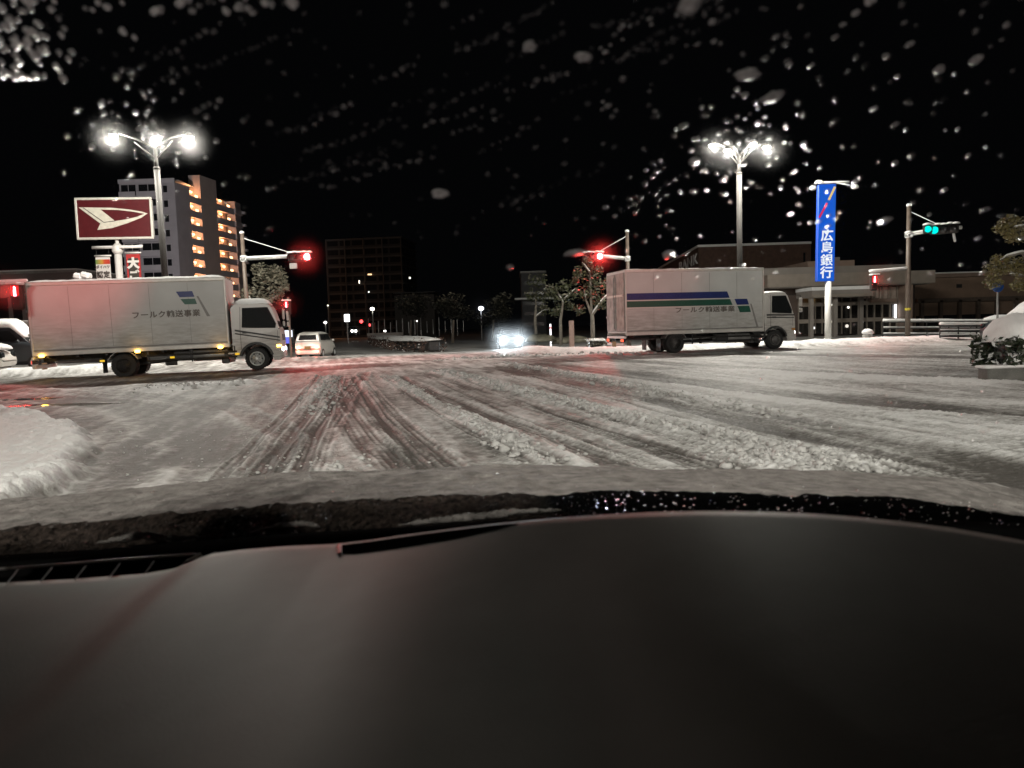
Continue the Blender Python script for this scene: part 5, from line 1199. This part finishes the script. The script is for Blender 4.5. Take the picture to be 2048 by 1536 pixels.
# widen the near part by side fillers, black cowl tray and frit behind the dash
def strip(name, rows, m, par, smooth=True):            # rows: list of lists of points
    n = len(rows[0]); vs = [p for r in rows for p in r]; fs = []
    for i in range(len(rows) - 1):
        for j in range(n - 1): a = i * n + j; fs.append((a, a + 1, a + n + 1, a + n))
    return mesh_obj(name, vs, fs, m, par, smooth)
xs_px = list(np.linspace(-500, 2550, 120))
def line(pts, Y):
    a = np.array(pts, float); return [P(x, float(np.interp(x, a[:, 0], a[:, 1])), Y) for x in xs_px]
RIM = [(-500, 1172), (0, 1138), (390, 1108), (700, 1078), (1000, 1056), (1300, 1046), (1700, 1050), (2048, 1078), (2600, 1150)]
BASE = [(-500, 1160), (0, 1110), (200, 1098), (400, 1081), (600, 1066), (800, 1054), (1000, 1040), (1300, 1030), (1700, 1034), (1900, 1042), (2048, 1046), (2600, 1080)]
r0 = [p + Vector((0, 0, -.05)) for p in line(RIM, .90)]
strip('cowl_tray', [[p + Vector((0, -.35, -.12)) for p in r0], [p + Vector((0, -.03, -.02)) for p in r0], line(RIM, .93), line(BASE, 1.06), [p + Vector((0, .10, -.2)) for p in line(BASE, 1.10)]], M_trim, car_)
vent = MB(); pts = [P(x, 1138 - (x) * 30 / 390, .90) for x in (-300, -100, 0, 130, 260, 392)]
vent.tube(pts, .0016, 6); vo = vent.obj('defroster_vent', mat('vent_rim', (.16, .15, .14), .4), car_, True)
for k in range(8):
    x = 20 + 68 * (k - 1); a = P(x - 6, 1167 - .05 * x, .855); c = P(x + 16, 1140 - .06 * x, .885); MB().tube([a, c], .0009, 5).obj('rib', bpy.data.materials['vent_rim'], vo)
MB().tube([P(362, 1134, .86), P(376, 1124, .865), P(402, 1107, .875)], [.002, .0025, .002], 6).obj('vent_corner', mat('vent_corner', (.2, .19, .17), .4), vo)
from mathutils.bvhtree import BVHTree
_dm_ = bpy.data.objects['dashboard'].data; _bvh = BVHTree.FromPolygons([v.co.copy() for v in _dm_.vertices], [tuple(p.vertices) for p in _dm_.polygons])
def ondash(px, py, lift=.0015):
    d = ray(px, py).normalized(); h = _bvh.ray_cast(Vector((0, 0, CAMH)), d)
    return (h[0] if h[0] else P(px, py, .8)) - d * lift
up_ = [ondash(x, float(np.interp(x, sx, sy_)) + 3) for x in np.linspace(684, 1040, 14)]
lo_ = [ondash(x, float(np.interp(x, (680, 700, 800, 900, 1000, 1045), (1108, 1110, 1097, 1080, 1058, 1044)))) for x in np.linspace(684, 1040, 14)]
strip('centre_slot', [up_, lo_], M_trim, car_, False)
c0, c1 = ondash(677, 1091, .003), ondash(679, 1109, .003); MB().tube([c0, c1], .0028, 6).obj('slot_end', mat('slot_end', (.35, .35, .34), .35), car_)
# roof, pillars, doors, floor: keep stray light out as a real body does
M_roof = mat('roof_lining', (.25, .24, .22), .9)
rf = MB(); rf.box((0, -1.05, 1.86), (1.5, 2.5, .06), bev=.02); rf.obj('roof', M_roof, car_)
MB().box((0, -2.3, 1.2), (1.5, .06, 1.4)).obj('tailgate', M_roof, car_)
for s in (-1, 1):
    MB().box((s * .77, -.7, .70), (.06, 3.2, .62)).obj('door', M_trim, car_)
    MB().tube([(s * .93, 1.12, .92), (s * .80, .50, 1.48), (s * .74, .28, 1.84)], [.045, .042, .045], 8).obj('pillar', M_trim, car_, True)
    MB().box((s * .76, -.82, 1.43), (.05, 2.9, .84)).obj('side_blocker', M_snow, car_); MB().box((s * .735, -.82, 1.43), (.006, 2.9, .84)).obj('blocker_lining', M_trim, car_)  # opaque side panels added to keep light from behind off the dash
MB().box((0, -.6, .45), (1.5, 3.2, .06)).obj('floor', M_trim, car_)
MB().box((0, 1.62, .52), (1.46, 1.0, .24), bev=.10).obj('bonnet', mat('car_paint_dark', (.08, .08, .085), .3, 0, .05, 3, 0, 40, .5, .5), car_)
# windscreen
wn, wm = 40, 30; WB = (1.10, .945); WT = (.22, 1.86)
def wpt(u, v):                             # u -1..1 across, v 0..1 up
    y = WB[0] + (WT[0] - WB[0]) * v; z = WB[1] + (WT[1] - WB[1]) * v; b_ = -.10 * u * u; return Vector((u * (.80 - .08 * v), y + b_ * .7, z + b_ * .5 * (1 - v) * .3))
M_wind = bpy.data.materials.new('misted_windscreen'); M_wind.use_nodes = True
def _wm():
    nt = M_wind.node_tree; N = nt.nodes.new; L = nt.links.new; nt.nodes.remove(nt.nodes['Principled BSDF'])
    tr = N('ShaderNodeBsdfTransparent'); tr.inputs[0].default_value = (.97, .98, .975, 1)
    rf = N('ShaderNodeBsdfRefraction'); rf.inputs['IOR'].default_value = 1.05; rf.inputs['Roughness'].default_value = .50; rf.inputs[0].default_value = (1, 1, 1, 1)
    tc = N('ShaderNodeTexCoord')          # mist normals shaped to fan from near the camera so lamp halos stay centred
    sb = N('ShaderNodeVectorMath'); sb.operation = 'SUBTRACT'; L(tc.outputs['Object'], sb.inputs[1]); sb.inputs[0].default_value = (0, -.06, 1.26)
    nm = N('ShaderNodeVectorMath'); nm.operation = 'NORMALIZE'; L(sb.outputs[0], nm.inputs[0]); L(nm.outputs[0], rf.inputs['Normal'])
    mp = N('ShaderNodeMapping'); mp.inputs['Rotation'].default_value = (0, R(35), 0); mp.inputs['Scale'].default_value = (8, 8, 22); L(tc.outputs['Object'], mp.inputs[0])
    n = N('ShaderNodeTexNoise'); n.inputs['Scale'].default_value = 2; n.inputs['Detail'].default_value = 5; L(mp.outputs[0], n.inputs['Vector'])
    mr = N('ShaderNodeMapRange'); mr.inputs[1].default_value = .35; mr.inputs[2].default_value = .7; mr.inputs[3].default_value = .0025; mr.inputs[4].default_value = .011; L(n.outputs[0], mr.inputs[0])
    r2 = N('ShaderNodeBsdfRefraction'); r2.inputs['IOR'].default_value = 1.05; r2.inputs['Roughness'].default_value = .27; L(nm.outputs[0], r2.inputs['Normal'])
    two = N('ShaderNodeMixShader'); two.inputs[0].default_value = .42; L(rf.outputs[0], two.inputs[1]); L(r2.outputs[0], two.inputs[2])
    mx = N('ShaderNodeMixShader'); L(mr.outputs[0], mx.inputs[0]); L(tr.outputs[0], mx.inputs[1]); L(two.outputs[0], mx.inputs[2]); L(mx.outputs[0], nt.nodes['Material Output'].inputs[0])
_wm()
vs = [wpt(-1 + 2 * i / wn, j / wm) for j in range(wm + 1) for i in range(wn + 1)]
fs = [(j * (wn + 1) + i, j * (wn + 1) + i + 1, (j + 1) * (wn + 1) + i + 1, (j + 1) * (wn + 1) + i) for j in range(wm) for i in range(wn)]
mesh_obj('windscreen', vs, fs, M_wind, car_, True)
# drops of melted snow on the outside of the glass
M_drop = bpy.data.materials.new('melting_drop'); M_drop.use_nodes = True
def _dm():
    nt = M_drop.node_tree; N = nt.nodes.new; L = nt.links.new; nt.nodes.remove(nt.nodes['Principled BSDF'])
    tr = N('ShaderNodeBsdfTransparent'); rf = N('ShaderNodeBsdfRefraction'); rf.inputs['IOR'].default_value = 1.33; rf.inputs['Roughness'].default_value = .36
    tl = N('ShaderNodeBsdfTranslucent'); tl.inputs[0].default_value = (.9, .9, .88, 1)
    a = N('ShaderNodeMixShader'); a.inputs[0].default_value = .35; L(rf.outputs[0], a.inputs[1]); L(tl.outputs[0], a.inputs[2])
    at = N('ShaderNodeAttribute'); at.attribute_name = 'ice'
    b_ = N('ShaderNodeMixShader'); L(at.outputs['Fac'], b_.inputs[0]); L(tr.outputs[0], b_.inputs[1]); L(a.outputs[0], b_.inputs[2]); L(b_.outputs[0], nt.nodes['Material Output'].inputs[0])
_dm()
def wray(px, py):                          # where a view ray meets the flat of the windscreen
    d = ray(px, py); n = Vector((0, WT[1] - WB[1], -(WT[0] - WB[0]))).normalized()
    o = Vector((0, 0, CAMH)); c = Vector((0, WB[0], WB[1])); t_ = (c - o).dot(n) / d.dot(n); p = o + d * t_
    u = p.x / .76; v = (p.z - WB[1]) / (WT[1] - WB[1]); return u, v
TOP = [(-500, 1050), (0, 1000), (200, 984), (350, 967), (500, 954), (620, 944), (760, 941), (900, 934), (1100, 931), (1300, 937), (1500, 941), (1700, 944), (1900, 958), (2048, 984), (2500, 1050)]
CRE = [(-500, 1100), (0, 1056), (200, 1040), (330, 1022), (500, 1009), (700, 997), (900, 988), (1100, 984), (1250, 980), (1400, 982), (1600, 988), (1800, 996), (1900, 1010), (2048, 1034), (2500, 1090)]
def drops():
    vs = []; fs = []; ice = []
    up = Vector((0, WT[0] - WB[0], WT[1] - WB[1])).normalized(); sd = Vector((1, 0, 0)); nr = sd.cross(up)
    nr = nr if nr.z > 0 else -nr
    X = lambda a, b_: random.uniform(a, b_)
    def drop(px, py, r, asp, ang, k):
        u, v = wray(px, py)
        if not (-1 < u < 1 and 0.0 < v < 1): return
        c = wpt(u, v) + nr * .0015; e1 = sd * math.cos(ang) + up * math.sin(ang); e2 = -sd * math.sin(ang) + up * math.cos(ang)
        k = min(k * (.80 if px > 900 else .95), 1); b0 = len(vs); n = 12
        vs.append(c + nr * r * .50); ice.append(k * X(.5, 1))
        jit = [random.uniform(.82, 1.15) for _ in range(n)]
        for ring, (f, h) in enumerate(((.5, .41), (.82, .20), (1.06, .0))):
            for q in range(n):
                a = 2 * math.pi * q / n; vs.append(c + (e1 * math.cos(a) * asp + e2 * math.sin(a)) * r * f * jit[q] + nr * r * h); ice.append((k * X(.6, 1.1), k * X(.35, .8), 0)[ring])
        for q in range(n):
            q2 = (q + 1) % n; fs.append((b0, b0 + 1 + q, b0 + 1 + q2))
            for g in (0, 1): fs.append((b0 + 1 + g * n + q, b0 + 1 + (g + 1) * n + q, b0 + 1 + (g + 1) * n + q2, b0 + 1 + g * n + q2))
    # upper left cluster
    for _ in range(95):
        x = abs(random.gauss(0, 75)); y = X(0, 170) if x < 150 else X(0, 90); drop(x + X(0, 30), y, X(.0018, .0034), X(1, 1.25), X(0, 3), X(.5, 1.3))
    for _ in range(26): drop(X(150, 560), X(-5, 35) , X(.0016, .0035), X(1, 1.4), X(0, 1), X(.4, 1.1))
    # diagonal rows drawn by the wiper, across the middle
    for r_ in range(30):
        x0 = X(200, 1250); y0 = X(20, 430); L_ = X(60, 300); n = int(L_ / 14); sl = X(-.55, -.25)
        k0 = X(.05, .30)
        for q in range(n): drop(x0 + L_ * q / n + X(-6, 6), y0 + sl * L_ * q / n + X(-6, 6), X(.0011, .0026), X(1, 1.4), math.atan(-sl), k0 * X(.3, 1.1))
    for _ in range(170): drop(X(100, 1350), X(0, 480), X(.0010, .0026), X(1, 1.4), .4, X(.03, .3) ** 1.2)
    # right side, denser and larger
    for _ in range(230):
        x = X(1200, 2060); y = X(0, 560); a = X(.3, .55); asp = 1 + .9 * X(0, 1) ** 2
        drop(x, y, X(.0011, .0027), asp, a, X(.10, .8) ** 1.3)
    for _ in range(85):
        a = X(0, 6.28); d = abs(random.gauss(0, 150)); drop(1475 + d * math.cos(a), 300 + d * math.sin(a) * .8, X(.0011, .0024), X(1, 1.5), .4, X(.2, .9))
    for _ in range(70):
        a = X(0, 6.28); d = abs(random.gauss(0, 110)); drop(300 + d * math.cos(a), 270 + d * math.sin(a) * .8, X(.0014, .003), X(1, 1.4), .4, X(.08, .45))
    for (x, y, r, asp, ang, k) in ((1385, 12, .008, 1.4, .4, .8), (1495, 153, .0055, 2.0, .0, .9), (1545, 198, .005, 2.2, .4, .75), (1750, 445, .0045, 1.7, .3, .9), (1150, 508, .0045, 3.0, .05, .9), (880, 390, .0055, 1.5, .1, .8), (1168, 117, .0048, 1.4, 0, .9), (1060, 95, .0055, 1.1, 0, .75), (1335, 512, .0055, 1.3, .2, .9), (580, 10, .005, 1, 0, .9), (1740, 8, .0055, 1, 0, .9), (1388, 326, .0038, 1.3, .3, .95), (1020, 537, .004, 1, 0, .6), (1388, 325, .004, 1.2, 0, .95), (1935, 132, .004, 1.4, .5, .9), (1865, 150, .004, 1.2, .5, .7)):
        drop(x, y, r, asp, ang, k)
    for _ in range(650):
        x = X(0, 1250); a_ = float(np.interp(x, *np.array(CRE, float).T)); b_ = float(np.interp(x, *np.array(BASE, float).T)); drop(x, X(a_ + 6, b_ - 2), X(.0003, .0008), 1, 0, X(.15, .9))  # tiny bright drops stand in for sparkle in the crust
    for _ in range(520):                      # the rest of the glass, to both sides and above
        x = X(-900, 2950); y = X(-620, 560)
        if -20 < x < 2060 and y > -15: continue
        drop(x, y, X(.0010, .0028), 1 + .8 * X(0, 1) ** 2, X(.3, .5), X(.08, .7) ** 1.2)
    # small dark and bright beads low on the glass
    for _ in range(60): drop(X(1500, 2040), X(640, 880), X(.0009, .0022), X(1, 1.5), .2, X(.3, .9))
    for _ in range(230):
        x = X(1180, 1950); drop(x, 1008 + X(-26, 24), X(.0005, .0016), X(1, 1.8), X(-.3, .3), X(.4, 1))
    for _ in range(70): x = X(0, 2040); drop(x, float(np.interp(x, *np.array(TOP, float).T)) + X(0, 55), X(.0004, .0010), 1, 0, 1.6)  # bright specks put in as glitter of the bonnet snow
    o = mesh_obj('water_drops', vs, fs, M_drop, None, True)
    at = o.data.attributes.new('ice', 'FLOAT', 'POINT'); at.data.foreach_set('value', np.array(ice, np.float32))
    tag(o, 'drops of melting snow scattered over the windscreen', None, None, 'stuff')
drops()
# snow lying on the bonnet against the glass
def bonnet_snow():
    nx, ny = 420, 70; xa = np.linspace(-420, 2470, nx)
    top = np.interp(xa, *np.array(TOP, float).T); cre = np.interp(xa, *np.array(CRE, float).T); bas = np.interp(xa, *np.array(BASE, float).T)
    V = np.zeros((ny, nx, 3)); YN, YC, YT = 1.135, 1.19, 1.78
    nearw = 1 - sm(820, 1250, xa)
    for i in range(nx):
        pb = P(xa[i], bas[i] + 4, YN); pc = P(xa[i], cre[i], YC); pt = P(xa[i], top[i], YT)
        for j in range(ny):
            if j < 14: q = j / 14; p = pb.lerp(pc, q); p.y = pb.y + (pc.y - pb.y) * (q ** 1.3)
            elif j < 58:
                q = (j - 14) / 44; x = pc.x + (pt.x - pc.x) * q; p = pc.lerp(pt, q); p.z += .03 * math.sin(q * math.pi)*0
            else: q = (j - 58) / 11; p = Vector((pt.x, pt.y + .35 * q, pt.z - .45 * q * q - .02 * q))
            V[j, i] = p
    x = V[..., 0]; y = V[..., 1]; n1 = fbm(x * 14, y * 14, 5); n2 = fbm(x * 70, y * 70 + V[..., 2] * 70, 9, 3); n3 = fbm(x * 5, y * 25, 15)
    jj = np.arange(ny)[:, None]; near = (jj < 15)
    dz = np.where(jj < 58, .010 * (n1 - .5) + .006 * (n2 - .5) + .012 * (n3 - .5), .02 * (n1 - .5)); V[..., 2] += dz * np.where(jj < 2, 0, 1)
    gr = lumps(x * 150, V[..., 2] * 150, 77); V[..., 1] += np.where(near & (jj > 0), -.010 * gr * nearw[None, :] + .012 * (n1 - .5), 0)
    cr = V[14]; 
    vs = V.reshape(-1, 3); fs = [(j * nx + i, j * nx + i + 1, (j + 1) * nx + i + 1, (j + 1) * nx + i) for j in range(14, ny - 1) for i in range(nx - 1)]
    m = mat('bonnet_snow', (.165, .154, .145), .9, 0, .42, 26, .5, 70, .1)  # snow colour darkened, standing in for the roof's shadow
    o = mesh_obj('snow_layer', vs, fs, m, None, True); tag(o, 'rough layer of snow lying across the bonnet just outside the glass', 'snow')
    # shaded snow face painted dark: left part gritty ice, right part bare black cowl
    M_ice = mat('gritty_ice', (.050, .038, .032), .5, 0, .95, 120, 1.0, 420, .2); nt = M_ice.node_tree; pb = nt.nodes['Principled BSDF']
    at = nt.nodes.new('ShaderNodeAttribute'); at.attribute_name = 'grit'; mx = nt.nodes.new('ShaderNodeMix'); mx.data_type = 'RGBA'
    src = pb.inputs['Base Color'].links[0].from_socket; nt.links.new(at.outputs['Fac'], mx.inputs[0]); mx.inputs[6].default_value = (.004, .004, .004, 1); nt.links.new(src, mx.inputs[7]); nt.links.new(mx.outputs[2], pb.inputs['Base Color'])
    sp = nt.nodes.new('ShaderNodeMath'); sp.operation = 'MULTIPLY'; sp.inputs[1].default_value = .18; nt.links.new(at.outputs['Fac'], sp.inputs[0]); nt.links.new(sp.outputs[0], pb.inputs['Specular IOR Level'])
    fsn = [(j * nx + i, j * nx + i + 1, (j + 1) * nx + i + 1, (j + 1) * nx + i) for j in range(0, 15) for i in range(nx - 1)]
    o2 = mesh_obj('ice_crust', vs, fsn, M_ice, None, False); tag(o2, 'gritty crust of frozen slush, painted dark for its shade, along the bottom of the windscreen', 'ice')
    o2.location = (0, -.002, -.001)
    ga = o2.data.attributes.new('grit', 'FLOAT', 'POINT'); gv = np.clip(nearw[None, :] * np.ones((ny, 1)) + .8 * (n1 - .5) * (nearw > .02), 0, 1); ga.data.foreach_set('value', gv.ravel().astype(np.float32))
    # snow ridges left by the wiper on the lower glass
    for k, (px, r, lab) in enumerate(([[(195, 1086), (250, 1079), (290, 1072), (330, 1080), (410, 1074)], .0055, 'low snow ridge at the left foot of the windscreen'], [[(500, 1066), (560, 1052), (610, 1049), (640, 1054)], .004, 'small snow ridge left of the windscreen middle'], [[(800, 1050), (880, 1043), (960, 1036), (1040, 1026), (1120, 1020)], .006, 'long snow ridge at the middle foot of the windscreen'])):
        mb = MB(); pts = [P(p[0], p[1], 1.105) for p in px]; n = 50
        for i in range(n):
            u = i / (n - 1) * (len(pts) - 1); a = min(int(u), len(pts) - 2); p = pts[a].lerp(pts[a + 1], u - a); e = math.sin(math.pi * (i + .5) / n) ** .5; rr = r * random.uniform(.5, 1.2) * e
            mb.blob(p + Vector((0, 0, rr * .3)), (rr * 2.2, rr, rr), 7, 5, .2)
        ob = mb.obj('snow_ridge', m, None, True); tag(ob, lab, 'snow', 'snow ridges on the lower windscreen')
bonnet_snow()
